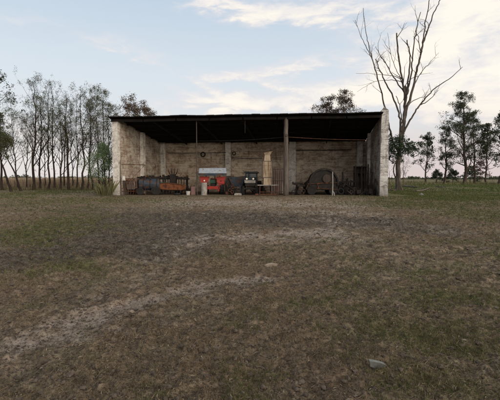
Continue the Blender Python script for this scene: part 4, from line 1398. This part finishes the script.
def tree(name, px, Y, top_py, r, leafm, barkm, label, cat, group, seed, lean=0.0, maxl=3, n_leaf=6, lrad=.5, lsize=.10, first=.35,
         spread=.55, up_=.3, crown_w=.32, nb=14, base_py=None, kids=(2, 4), top_bias=1.0, droop=0.0, twig=1.0, leaf_hi=0.0, leafprob=1.0, trunk_leaf=0):
    rg = random.Random(seed); rgn = np.random.default_rng(seed)
    loc = pix(px, 178, Y); loc.z = 0.0
    H = pix(px, top_py, Y).z
    root = empty(name, loc, 0, label, cat, group)
    tips = []
    mb = MB()
    ns = 12
    tp = []; cx = cy = 0.0
    for k in range(ns + 1):
        t_ = k / ns
        cx += rg.gauss(0, .10) * H / 14; cy += rg.gauss(0, .10) * H / 14
        tp.append(Vector((cx * (t_ > 0) + lean * t_ * H, cy * (t_ > 0), t_ * H * .97 - (.15 if k == 0 else 0))))
    rad = [r * (1.25 if k == 0 else 1) * (1 - .88 * (k / ns) ** .9) for k in range(ns + 1)]
    mb.tube(tp, rad, 8, cap=False)
    for k in range(nb):
        t_ = first + (1 - first) * ((k + rg.random()) / nb) ** top_bias * .97
        i = min(int(t_ * ns), ns - 1)
        q = tp[i].lerp(tp[i + 1], t_ * ns - i)
        a = k * 2.4 + rg.uniform(-.5, .5)
        tt = (t_ - first) / (1 - first)
        L = H * crown_w * (1 - .75 * tt) * rg.uniform(.6, 1.15) * (0.55 + .45 * min(1, tt * 4 + .4))
        d_ = Vector((math.cos(a) * spread, math.sin(a) * spread, 1 - spread + .15 - droop)).normalized()
        branch(mb, q, d_, L, rad[i] * .5, 1, maxl, rg, tips, spread, up_, .14, 4, kids, .3, .62)
    tips.append((tp[-1], Vector((0, 0, 1)), 1))
    trunk = mb.build('trunk', barkm, root, smooth=True)
    cs = [t_[0] for t_ in tips if t_[0].z > H * leaf_hi and rg.random() < leafprob]
    for k in range(trunk_leaf):
        t_ = rg.uniform(.16, .95); q = tp[min(int(t_ * ns), ns)]
        cs.append(Vector((q.x + rg.gauss(0, H * .045), q.y + rg.gauss(0, H * .045), t_ * H)))
    if cs and n_leaf:
        V, ti = leaf_cloud(cs, n_leaf, lrad, lsize, rgn)
        o = tri_mesh('crown', V, ti, leafm, None, None)
        o.parent = root
    return root

# the row on the left: (px, Y, top, radius, lean, leaves per tip, kind)
ROWL = 'slender trees in the row left of the shed'
row = [
    (33.5, 50, 78, .25, .0, 8, 0, .29, 'tallest thick dark trunk of the left row with a wide airy crown'),
    (39.5, 52, 96, .15, .0, 7, 0, .30, 'thin dark tree close behind the right side of the thickest left row trunk'),
    (47.5, 50, 84, .15, .02, 5, 1, .22, 'slightly right leaning thin tree with sparse twigs left of the pair of dark trunks'),
    (54.5, 51, 80, .17, -.01, 5, 1, .25, 'tall sparse tree with bare upper twigs near the middle of the left row'),
    (60.0, 50, 108, .13, .0, 9, 0, .35, 'shorter bushy olive tree in the middle of the left row'),
    (68.5, 50, 92, .20, -.012, 5, 1, .3, 'thick trunked tree with thin bare top right of the middle of the left row'),
    (76.5, 52, 96, .14, .01, 4, 2, .3, 'grey twiggy tree leaning gently right in the left row'),
    (81.5, 50, 86, .14, .0, 5, 1, .26, 'tall narrow tree with a pointed twiggy tip in the left row'),
    (87.0, 54, 104, .11, .01, 8, 0, .3, 'small olive leaved tree left of the dense pair near the shed'),
    (92.5, 52, 92, .14, .0, 9, 0, .32, 'leafy upright tree, third from the shed wall in the left row'),
    (98.5, 50, 90, .16, .0, 11, 0, .3, 'densest leaved dark tree of the left row near the shed'),
    (104.5, 53, 95, .14, .0, 10, 0, .3, 'dark leafy tree second from the shed wall in the left row'),
    (110.5, 54, 104, .12, -.01, 9, 0, .3, 'dark leafy tree closest to the left shed wall'),
    (44.0, 55, 100, .10, .0, 6, 0, .25, 'thin background tree just left of the slightly right leaning one'),
    (64.5, 56, 98, .11, .01, 6, 1, .24, 'thin twiggy tree between the bushy olive tree and the thick bare topped one'),
    (72.5, 57, 106, .10, -.01, 6, 0, .25, 'short thin background tree right of the thick bare topped one'),
    (17.5, 56, 100, .13, .01, 7, 0, .3, 'upright tree rising behind the leaning pair, left of the faint twiggy tree'),
    (26.5, 58, 118, .10, .03, 5, 2, .3, 'small faint twiggy tree left of the thickest left row trunk'),
]
for i, (px, Y, top, r_, ln, nl_, kd, cw, lab) in enumerate(row):
    lm = [M['leaf_olive'], M['leaf_olive'], M['leaf_twig']][kd]
    tree('slender_tree', px, Y, top, r_ * (.72 + .35 * ((i * 37) % 10) / 10), lm, M['bark_dark'], lab, 'tree', ROWL, 100 + i, lean=ln, n_leaf=nl_ + 1, lrad=.34, lsize=.06,
         first=.22 if kd else .18, spread=.50, up_=.5, crown_w=cw * 1.15, nb=20 if kd == 0 else 17, kids=(2, 5), leafprob=.8 if kd == 0 else .5, trunk_leaf=26 if kd == 0 else 12)
# leaning trees at far left edge
tree('leaning_tree', 21, 46, 138, .13, M['leaf_olive'], M['bark_dark'], 'right one of two trees leaning left at the left edge', 'tree', 'leaning trees at the left edge', 31, lean=-.38, n_leaf=8, lrad=.45, lsize=.09, first=.5, crown_w=.40, nb=12)
tree('leaning_tree', 11, 44, 140, .15, M['leaf_olive'], M['bark_dark'], 'left one of two trees leaning left at the left edge', 'tree', 'leaning trees at the left edge', 32, lean=-.33, n_leaf=8, lrad=.45, lsize=.09, first=.5, crown_w=.40, nb=12)
tree('tall_tree', -13, 42, 72, .24, M['leaf_grey'], M['bark_dark'], 'large tree at the left edge reaching dark leafy boughs into view', 'tree', None, 33, lean=.06, n_leaf=12, lrad=.5, lsize=.11, first=.4, crown_w=.36, nb=16, spread=.6)
tree('slender_tree', 2, 50, 112, .16, M['leaf_olive'], M['bark_dark'], 'dark upright tree at the very left edge behind the leaning pair', 'tree', ROWL, 34, n_leaf=8, lrad=.42, lsize=.09, first=.35, crown_w=.25, nb=13)
# trees behind the shed
for (px, Y, top, lab, sd_, cw) in ((130, 56, 102, 'brownish tree crown showing over the left end of the shed roof', 41, .30), (141, 57, 104, 'light brown twiggy crown over the roof right of the browner one', 42, .24),
                               (152, 58, 108, 'lowest small twiggy crown over the roof left of the middle', 43, .18), (342, 60, 94, 'taller dark rusty brown tree crown above the right half of the shed roof', 49, .27), (322, 61, 101, 'lower dark rusty brown tree crown above the roof left of the taller one', 52, .26)):
    tree('tree_behind_shed', px, Y, top, .2, M['leaf_brown'] if px < 300 else M['leaf_rust'], M['bark_mid'], lab, 'tree', 'trees behind the shed', sd_, n_leaf=9 if px < 300 else 15, lrad=.5, lsize=.095, first=.5, crown_w=cw, nb=19, spread=.62, up_=.25, leaf_hi=.6)
# green feathery tree at the left end wall + clump of tall grass at its foot
def shrub(px, Y, top, label):
    tree('green_shrub', px, Y, top, .07, M['leaf_green'], M['bark_dark'], label, 'shrub', None, 51, n_leaf=9, lrad=.40, lsize=.055, first=.12, crown_w=.48, nb=34, trunk_leaf=60, spread=.62, up_=.15, kids=(3, 4))
shrub(101.5, 36.3, 147, 'feathery bright green shrub growing against the left end of the shed')
g = pix(104.5, 178, 34.3); n = 150
rg2 = np.random.default_rng(8)
a = rg2.uniform(0, 2 * np.pi, n); r0 = rg2.uniform(0, .62, n); lean = rg2.uniform(.0, .6, n); h = rg2.uniform(.3, 1.45, n) 
V = np.empty((n * 2, 3, 3))
bx, by = r0 * np.cos(a), r0 * np.sin(a); b2 = rg2.uniform(0, np.pi, n)
mx_, my_ = bx + np.cos(a) * lean * h * .35, by + np.sin(a) * lean * h * .35
tx, ty = bx + np.cos(a) * lean * h, by + np.sin(a) * lean * h
wdx, wdy = np.cos(b2) * .008, np.sin(b2) * .008
V[:n, 0] = np.stack([bx - wdx, by - wdy, 0 * h], -1); V[:n, 1] = np.stack([bx + wdx, by + wdy, 0 * h], -1); V[:n, 2] = np.stack([mx_ + wdx, my_ + wdy, h * .6], -1)
V[n:, 0] = np.stack([mx_ + wdx, my_ + wdy, h * .6], -1); V[n:, 1] = np.stack([bx - wdx, by - wdy, 0 * h], -1); V[n:, 2] = np.stack([tx, ty, h], -1)
o = tri_mesh('grass_clump', V, np.tile(rg2.uniform(0, 1, n), 2), M['bunch_grass'], None, None)
o.location = (g.x, g.y, 0); tag(o, 'tall yellow-green bunch of grass at the foot of the left end wall', 'grass clump')

# ---- the dead tree
DT_Y = 47.0
dt = empty('dead_tree', Vector((pix(397.5, 178, DT_Y).x, DT_Y, 0)), 0, 'huge bare dead tree towering beside the right end of the shed', 'tree')
mb = MB()
rgd = random.Random(3)
def dlimb(pl, r0, r1, dy, twigs=4, tl=1.6):
    """pl: list of px,py; dy: depth offset at the tip"""
    k_ = len(pl); P = []
    for i, (a, b) in enumerate(pl):
        Yq = DT_Y + dy * (i / max(k_ - 1, 1)) ** 1.2
        P.append(pix(a, b, Yq) - dt.location)
    C_ = curve_pts(P, 4); m_ = len(C_)
    C_ = [q + Vector((rgd.gauss(0, .035), rgd.gauss(0, .05), rgd.gauss(0, .03))) if 0 < i < m_ - 1 else q for i, q in enumerate(C_)]
    r0 *= .72; r1 *= .74
    mb.tube(C_, [r0 + (r1 - r0) * (i / (m_ - 1)) ** .8 for i in range(m_)], 8, cap=True)
    for k in range(twigs):
        i = rgd.randint(int(m_ * .35), m_ - 2)
        d_ = (C_[i + 1] - C_[i]).normalized()
        s_ = d_.orthogonal().normalized(); s_.rotate(Matrix.Rotation(rgd.uniform(0, 6.28), 3, d_))
        nd = (d_ * .75 + s_ * .6 + Vector((0, 0, .2))).normalized()
        branch(mb, C_[i], nd, tl * rgd.uniform(.5, 1.5), r1 * .6 + .014, 1, 3, rgd, [], .5, .15, .16, 4, (1, 3), .35, .62)
T0 = dt.location
dlimb([(397.5, 191.2), (397.8, 180), (398.6, 160), (401, 140), (404.2, 122), (405.2, 106), (405.2, 86)], .52, .17, 0, 0)
dlimb([(404.9, 104), (404.6, 94), (402.5, 82), (400.8, 72), (398.2, 52), (396.6, 33)], .20, .10, -1, 4)
dlimb([(405, 106), (406, 95), (408, 82), (410, 66), (409, 52), (407, 40)], .19, .08, 1, 3)
dlimb([(403.8, 124), (406, 111), (410.5, 97), (414.5, 82), (418, 67), (420.6, 54), (424.2, 40), (428.8, 27), (434, 13), (440, 1), (446, -12)], .26, .05, 2, 7)
dlimb([(420.4, 55), (423, 42), (425, 27), (427.5, 12), (430, -2), (432, -12)], .13, .045, -1.5, 4)
dlimb([(405, 108), (406.2, 98), (408.8, 88), (411.5, 70), (412.3, 57), (415.5, 38), (417.5, 25), (420.8, 12)], .18, .05, -2, 5)
dlimb([(420.8, 54), (419.5, 46), (417.5, 35)], .09, .05, 1, 1)
dlimb([(397.5, 150), (393, 142), (389.5, 128), (386, 112), (383, 100), (380, 87), (375.5, 69), (371.8, 58), (368.5, 45), (366.2, 34), (363.3, 8)], .19, .035, -2.5, 7)
dlimb([(371.8, 58), (366, 46), (360, 34), (355, 20)], .07, .02, -1, 3)
dlimb([(399.5, 142), (400.5, 126), (398.5, 113), (394.5, 100), (388, 87), (383, 77), (378.5, 67), (375.5, 59)], .19, .07, 2, 4)
dlimb([(401, 132), (401.5, 118), (399.5, 105), (396, 96)], .11, .05, -1.2, 1)
dlimb([(404, 92), (397, 82), (390.5, 72), (386, 64), (380, 55), (375.5, 46.5)], .12, .03, -1.5, 5)
dlimb([(402.5, 84), (399, 76), (394.5, 67), (390, 50), (387.5, 33)], .08, .02, 1.5, 4)
dlimb([(402, 79), (394, 76), (383, 75), (370, 73.8), (356, 73.5)], .07, .015, -3, 2)
dlimb([(401.5, 82), (392, 80), (377, 81), (368, 85), (357, 92)], .06, .015, 2, 3)
dlimb([(401.6, 139), (405, 129), (410.5, 120), (415, 112), (422, 103), (430, 93), (440, 84.5), (452, 76.5), (462.5, 67)], .20, .035, -2.5, 5)
dlimb([(420, 105), (427, 102), (433, 96), (438, 90)], .10, .03, 1.5, 3)
dlimb([(407, 106), (413, 101), (420, 98), (426, 96)], .09, .03, 2, 2)
dlimb([(409.5, 99), (415.5, 82), (423, 70), (430, 63), (438.5, 53)], .09, .02, 3, 5)
dlimb([(398.5, 165), (394, 160), (391, 150), (387, 142)], .07, .02, -1, 2)
dlimb([(403, 88), (411, 79), (420, 75), (424, 66)], .06, .02, -2, 2)
mb.build('trunk', M['bark_dead'], dt, smooth=True)
# green growth round its trunk: a separate leafy tree/creeper
cl = empty('leafy_bush', Vector((T0.x, T0.y - .2, 0)), 0, 'dark green leafy clump wrapped round the trunk of the dead tree', 'bush')
rgc = random.Random(12); rgn = np.random.default_rng(12)
mb = MB(); tips = []
for k in range(12):
    a = k * .55; q = Vector((math.cos(a) * .5, math.sin(a) * .5, k * .42))
mb.tube([Vector((.55 * math.cos(k * .5), .55 * math.sin(k * .5), k * .45)) for k in range(11)], [.09 - .004 * k for k in range(11)], 5)
for k in range(16):
    a = rgc.uniform(0, 6.28); q = Vector((math.cos(a) * .4 + .1, math.sin(a) * .4, rgc.uniform(3.3, 5.0)))
    branch(mb, q, Vector((math.cos(a), math.sin(a), .15)), rgc.uniform(.7, 1.5), .035, 1, 2, rgc, tips, .5, .1, .15, 4, (2, 3), .3, .6)
mb.build('stem', M['bark_mid'], cl)
cs = [t_[0] for t_ in tips]
for (px, py, rx, ry, n_) in ((399, 146, 9, 7, 70), (390, 147, 6, 8, 45), (409, 147, 7, 6, 40), (400, 139, 9, 4, 30), (397, 156, 6, 4, 18), (415, 150, 3, 3, 8), (388, 138, 4, 4, 12)):
    for k in range(n_):
        q = pix(px + rgc.gauss(0, rx * .5), py + rgc.gauss(0, ry * .5), DT_Y - .1 + rgc.gauss(0, .9)) - cl.location
        cs.append(q)
V, ti = leaf_cloud(cs, 16, .33, .11, rgn)
o = tri_mesh('foliage', V, ti, M['leaf_dark'], None, None); o.parent = cl

# ---- eucalyptus trees on the right
GR = 'trees standing in the right paddock'
tree('paddock_tree', 464.5, 95, 91, .42, M['leaf_grey'], M['bark_far'], 'tallest dark leafy tree of the right paddock', 'tree', GR, 201, n_leaf=17, lrad=.72, lsize=.145, first=.16, crown_w=.27, nb=36, spread=.66, up_=.25)
tree('paddock_tree', 474.5, 98, 112, .26, M['leaf_grey'], M['bark_far'], 'shorter dark tree touching the right side of the tallest paddock tree', 'tree', GR, 202, n_leaf=15, lrad=.7, lsize=.14, first=.25, crown_w=.22, nb=22, spread=.6, up_=.25)
tree('paddock_tree', 444.5, 100, 128, .30, M['leaf_grey'], M['bark_far'], 'medium round-topped tree left of the tallest paddock tree', 'tree', GR, 203, n_leaf=14, lrad=.65, lsize=.135, first=.22, crown_w=.24, nb=22, spread=.6, up_=.3)
tree('paddock_tree', 426, 98, 134, .24, M['leaf_grey'], M['bark_far'], 'sparse small tree nearest to the dead tree in the right paddock', 'tree', GR, 204, n_leaf=7, lrad=.7, lsize=.20, first=.2, crown_w=.30, nb=16, spread=.55, up_=.25)
tree('paddock_tree', 486.5, 96, 124, .22, M['leaf_grey'], M['bark_far'], 'thin airy tree with pinkish lower twigs right of the tall paddock trees', 'tree', GR, 205, n_leaf=7, lrad=.8, lsize=.21, first=.2, crown_w=.24, nb=17, spread=.55, up_=.25)
tree('paddock_tree', 499, 92, 112, .30, M['leaf_grey'], M['bark_far'], 'airy grey-green tree cut by the right edge of the paddock view', 'tree', GR, 206, n_leaf=7, lrad=.8, lsize=.21, first=.25, crown_w=.22, nb=17, spread=.55, up_=.25)
tree('bare_sapling', 404, 78, 152, .10, M['leaf_twig'], M['bark_mid'], 'small bare reddish sapling just right of the dead trunk', 'tree', None, 207, n_leaf=3, lrad=.35, lsize=.08, first=.15, crown_w=.35, nb=12, spread=.5)
tree('bare_sapling', 389.5, 42, 161, .045, M['leaf_twig'], M['bark_mid'], 'leafless low shrub between the white wall end and the dead tree', 'shrub', None, 208, n_leaf=1, lrad=.2, lsize=.04, first=.12, crown_w=.5, nb=9, spread=.5)
for i, (px, top, lab) in enumerate(((480, 163, 'low reddish brown bush beneath the thin airy paddock tree'), (453, 171, 'small dark bush between the medium and the tallest paddock trees'), (470.5, 167, 'dark bush at the foot of the tallest paddock tree'), (437, 172, 'low bush left of the medium paddock tree'))):
    tree('paddock_bush', px, 108, top, .08, M['leaf_twig'] if i == 0 else M['leaf_grey'], M['bark_far'], lab, 'bush', 'bushes under the paddock trees', 220 + i, n_leaf=14, lrad=.6, lsize=.2, first=.08, crown_w=.7, nb=16, spread=.65, up_=.1, maxl=2)

# fallen branches and logs on the grass near the dead tree
def log(pl, r, label, seed, twigs=3):
    rg = random.Random(seed); P = [gnd(a, b) for a, b in pl]
    loc = P[0].copy()
    root = empty('fallen_branch', loc, 0, label, 'branch', 'fallen branches near the dead tree')
    mb = MB(); Q = curve_pts([q - loc + Vector((0, 0, r * .8)) for q in P], 3)
    mb.tube(Q, [r * (1 - .5 * i / (len(Q) - 1)) for i in range(len(Q))], 7)
    mb.build('limb', M['bark_dead'], root, smooth=True)
    for k in range(twigs):
        q = Q[rg.randint(1, len(Q) - 1)]; m2 = MB()
        branch(m2, q, Vector((rg.uniform(-1, 1), rg.uniform(-.5, .5), rg.uniform(.15, .6))), rg.uniform(.5, 1.2), r * .4, 1, 2, rg, [], .5, 0, .15, 4, (1, 2), .4, .6)
        m2.build('side_branch', M['bark_dead'], root)
log([(403, 186.6), (411, 187.4), (418, 188.0)], .16, 'fallen grey log just right of the foot of the dead tree', 1)
log([(416, 191.8), (423, 191.0), (430, 188.4)], .11, 'crooked fallen branch in the grass, farthest right of the dead tree', 2)
log([(386, 190.4), (393, 191.2), (400, 190.6)], .12, 'fallen limb lying at the foot of the dead tree beside the white wall end', 3)
log([(436, 187.2), (446, 187.6)], .10, 'thin pale branch lying below the medium paddock tree', 4, 2)
# stump-like dark lump
stone('stone', 421, 195.2, .20, 1.2, .9, .75, 31, M['stone_grey'], 'dark lump of rock in the green grass right of the dead tree', 'stone')
stone('stone', 384.5, 196.6, .16, 1.3, 1, .6, 37, M['stone_pale'], 'pale rubble stone at the foot of the white wall end', 'stone')

# ================================================================== fence, field and horizon
def fence(a, b, n_, h, label, wires=4):
    root = empty('wire_fence', a, 0, label, 'fence')
    for k in range(n_):
        q = a.lerp(b, k / (n_ - 1)) - a; rg = random.Random(k * 3 + n_)
        MB().tube([q + Vector((0, 0, -.1)), q + Vector((rg.uniform(-.05, .05), 0, h * rg.uniform(.94, 1.05)))], [.07, .055], 6).build('fence_post', M['bark_mid'], root)
    mb = MB()
    for wv_ in range(wires):
        z = h * (.25 + .7 * wv_ / (wires - 1)) * .97
        mb.tube([a.lerp(b, k / (n_ - 1)) - a + Vector((0, -.06, z)) for k in range(n_)], .010, 3)
    mb.build('wire', M['steel_post'], root)
fence(Vector((-52, 57.5, 0)), Vector((-17, 57.5, 0)), 13, 1.25, 'post and wire fence behind the left row of trees')
fence(Vector((28, 112, 0)), Vector((92, 108, 0)), 22, 1.25, 'post and wire fence across the back of the right paddock')

# dry standing crop beyond the left trees
n = 34000
x = rng.uniform(-110, -10, n); y = 63 + rng.exponential(9, n)
y = np.minimum(y, 110)
h = rng.uniform(1.25, 1.75, n)
dd = blades(x, y, 0 * x, h, np.full(n, .045), .22, 2)
tri_mesh('dry_crop', dd, np.repeat(rng.uniform(0, 1, n), 2), M['crop_dry'], 'tan dry standing crop beyond the left row of trees', 'crop')
# field body behind the front rows
mb = MB(); nx, ny = 80, 30
def fz(x_, y_): return 1.30 + .15 * mnoise.noise(Vector((x_ * .15, y_ * .15, 0))) + .1 * mnoise.noise(Vector((x_ * .9, y_ * .9, 0)))
xs = np.linspace(-420, -8, nx + 1); ys = 70 * (400 / 70) ** np.linspace(0, 1, ny + 1)
for i in range(nx):
    for j in range(ny):
        P = [(xs[i], ys[j]), (xs[i + 1], ys[j]), (xs[i + 1], ys[j + 1]), (xs[i], ys[j + 1])]
        mb.quad(*[(a_, b_, fz(a_, b_)) for a_, b_ in P])
for i in range(nx):
    mb.quad((xs[i], ys[0], -.1), (xs[i + 1], ys[0], -.1), (xs[i + 1], ys[0], fz(xs[i + 1], ys[0])), (xs[i], ys[0], fz(xs[i], ys[0])))
for j in range(ny):
    mb.quad((xs[-1], ys[j], -.1), (xs[-1], ys[j + 1], -.1), (xs[-1], ys[j + 1], fz(xs[-1], ys[j + 1])), (xs[-1], ys[j], fz(xs[-1], ys[j])))
M['field'] = simple('field', (.34, .25, .155), (.26, .18, .11), .8, .95, .6, bdist=.2)
tag(mb.build('dry_field', M['field']), 'tan dry field stretching away beyond the left trees', 'field', kind='stuff')

# tall weeds / rough grass belts: foot of left tree row and behind the right paddock
def belt(name, xr, yr, n, h0, h1, wd, m_, label):
    x = rng.uniform(*xr, n); y = rng.uniform(*yr, n)
    k = ~in_shed(x, y); x, y = x[k], y[k]
    f_ = np.clip(fbm(x * .35, y * .35, 3, 91) * 2 - .35, .1, 1.4)
    V = blades(x, y, 0 * x, (h0 + (h1 - h0) * rng.uniform(0, 1, len(x))) * f_, np.full(len(x), wd), .5, 3)
    tri_mesh(name, V, np.repeat(rng.uniform(0, 1, len(x)), 3), m_, label, 'grass')
belt('rough_grass', (-52, -12), (48, 60), 9000, .10, .45, .03, M['grass_green'], 'rough green grass around the feet of the left tree row')
belt('rough_grass', (-52, -12), (50, 62), 5000, .2, .8, .03, M['grass_dry'], 'dry brown weeds among the left tree trunks')
belt('paddock_grass', (12, 75), (46, 108), 34000, .06, .20, .05, M['grass_lush'], 'green paddock grass right of the shed')
belt('paddock_grass', (11.5, 40), (27, 47), 26000, .04, .12, .022, M['grass_lush'], 'short green grass in front of the right paddock')
belt('paddock_weeds', (20, 85), (90, 116), 7000, .3, .9, .07, M['bunch_grass'], 'tall pale weeds along the back of the right paddock')
belt('shed_weeds', (-14, 13), (32.2, 34.6), 1800, .04, .22, .014, M['grass_green'], 'thin weeds along the open front of the shed')

# far treeline at the horizon
rgt = np.random.default_rng(77); cs = []
for k in range(900):
    a_ = math.radians(rgt.uniform(-50, 50)); d_ = rgt.uniform(480, 700)
    X_, Y_ = d_ * math.sin(a_), d_ * math.cos(a_)
    hmax = 2.0 + 9.0 * max(0, mnoise.noise(Vector((a_ * 22, 1, 0)))) + 2 * mnoise.noise(Vector((a_ * 90, 5, 0)))
    for z_ in np.arange(.5, max(hmax, 1.2), 1.8): cs.append((X_ + rgt.normal(0, 2), Y_, z_))
V, ti = leaf_cloud(cs, 26, 2.6, .9, rgt, flat=.7)
tri_mesh('far_treeline', V, ti, M['leaf_grey'], 'low dark line of far trees and bushes on the horizon', 'treeline')
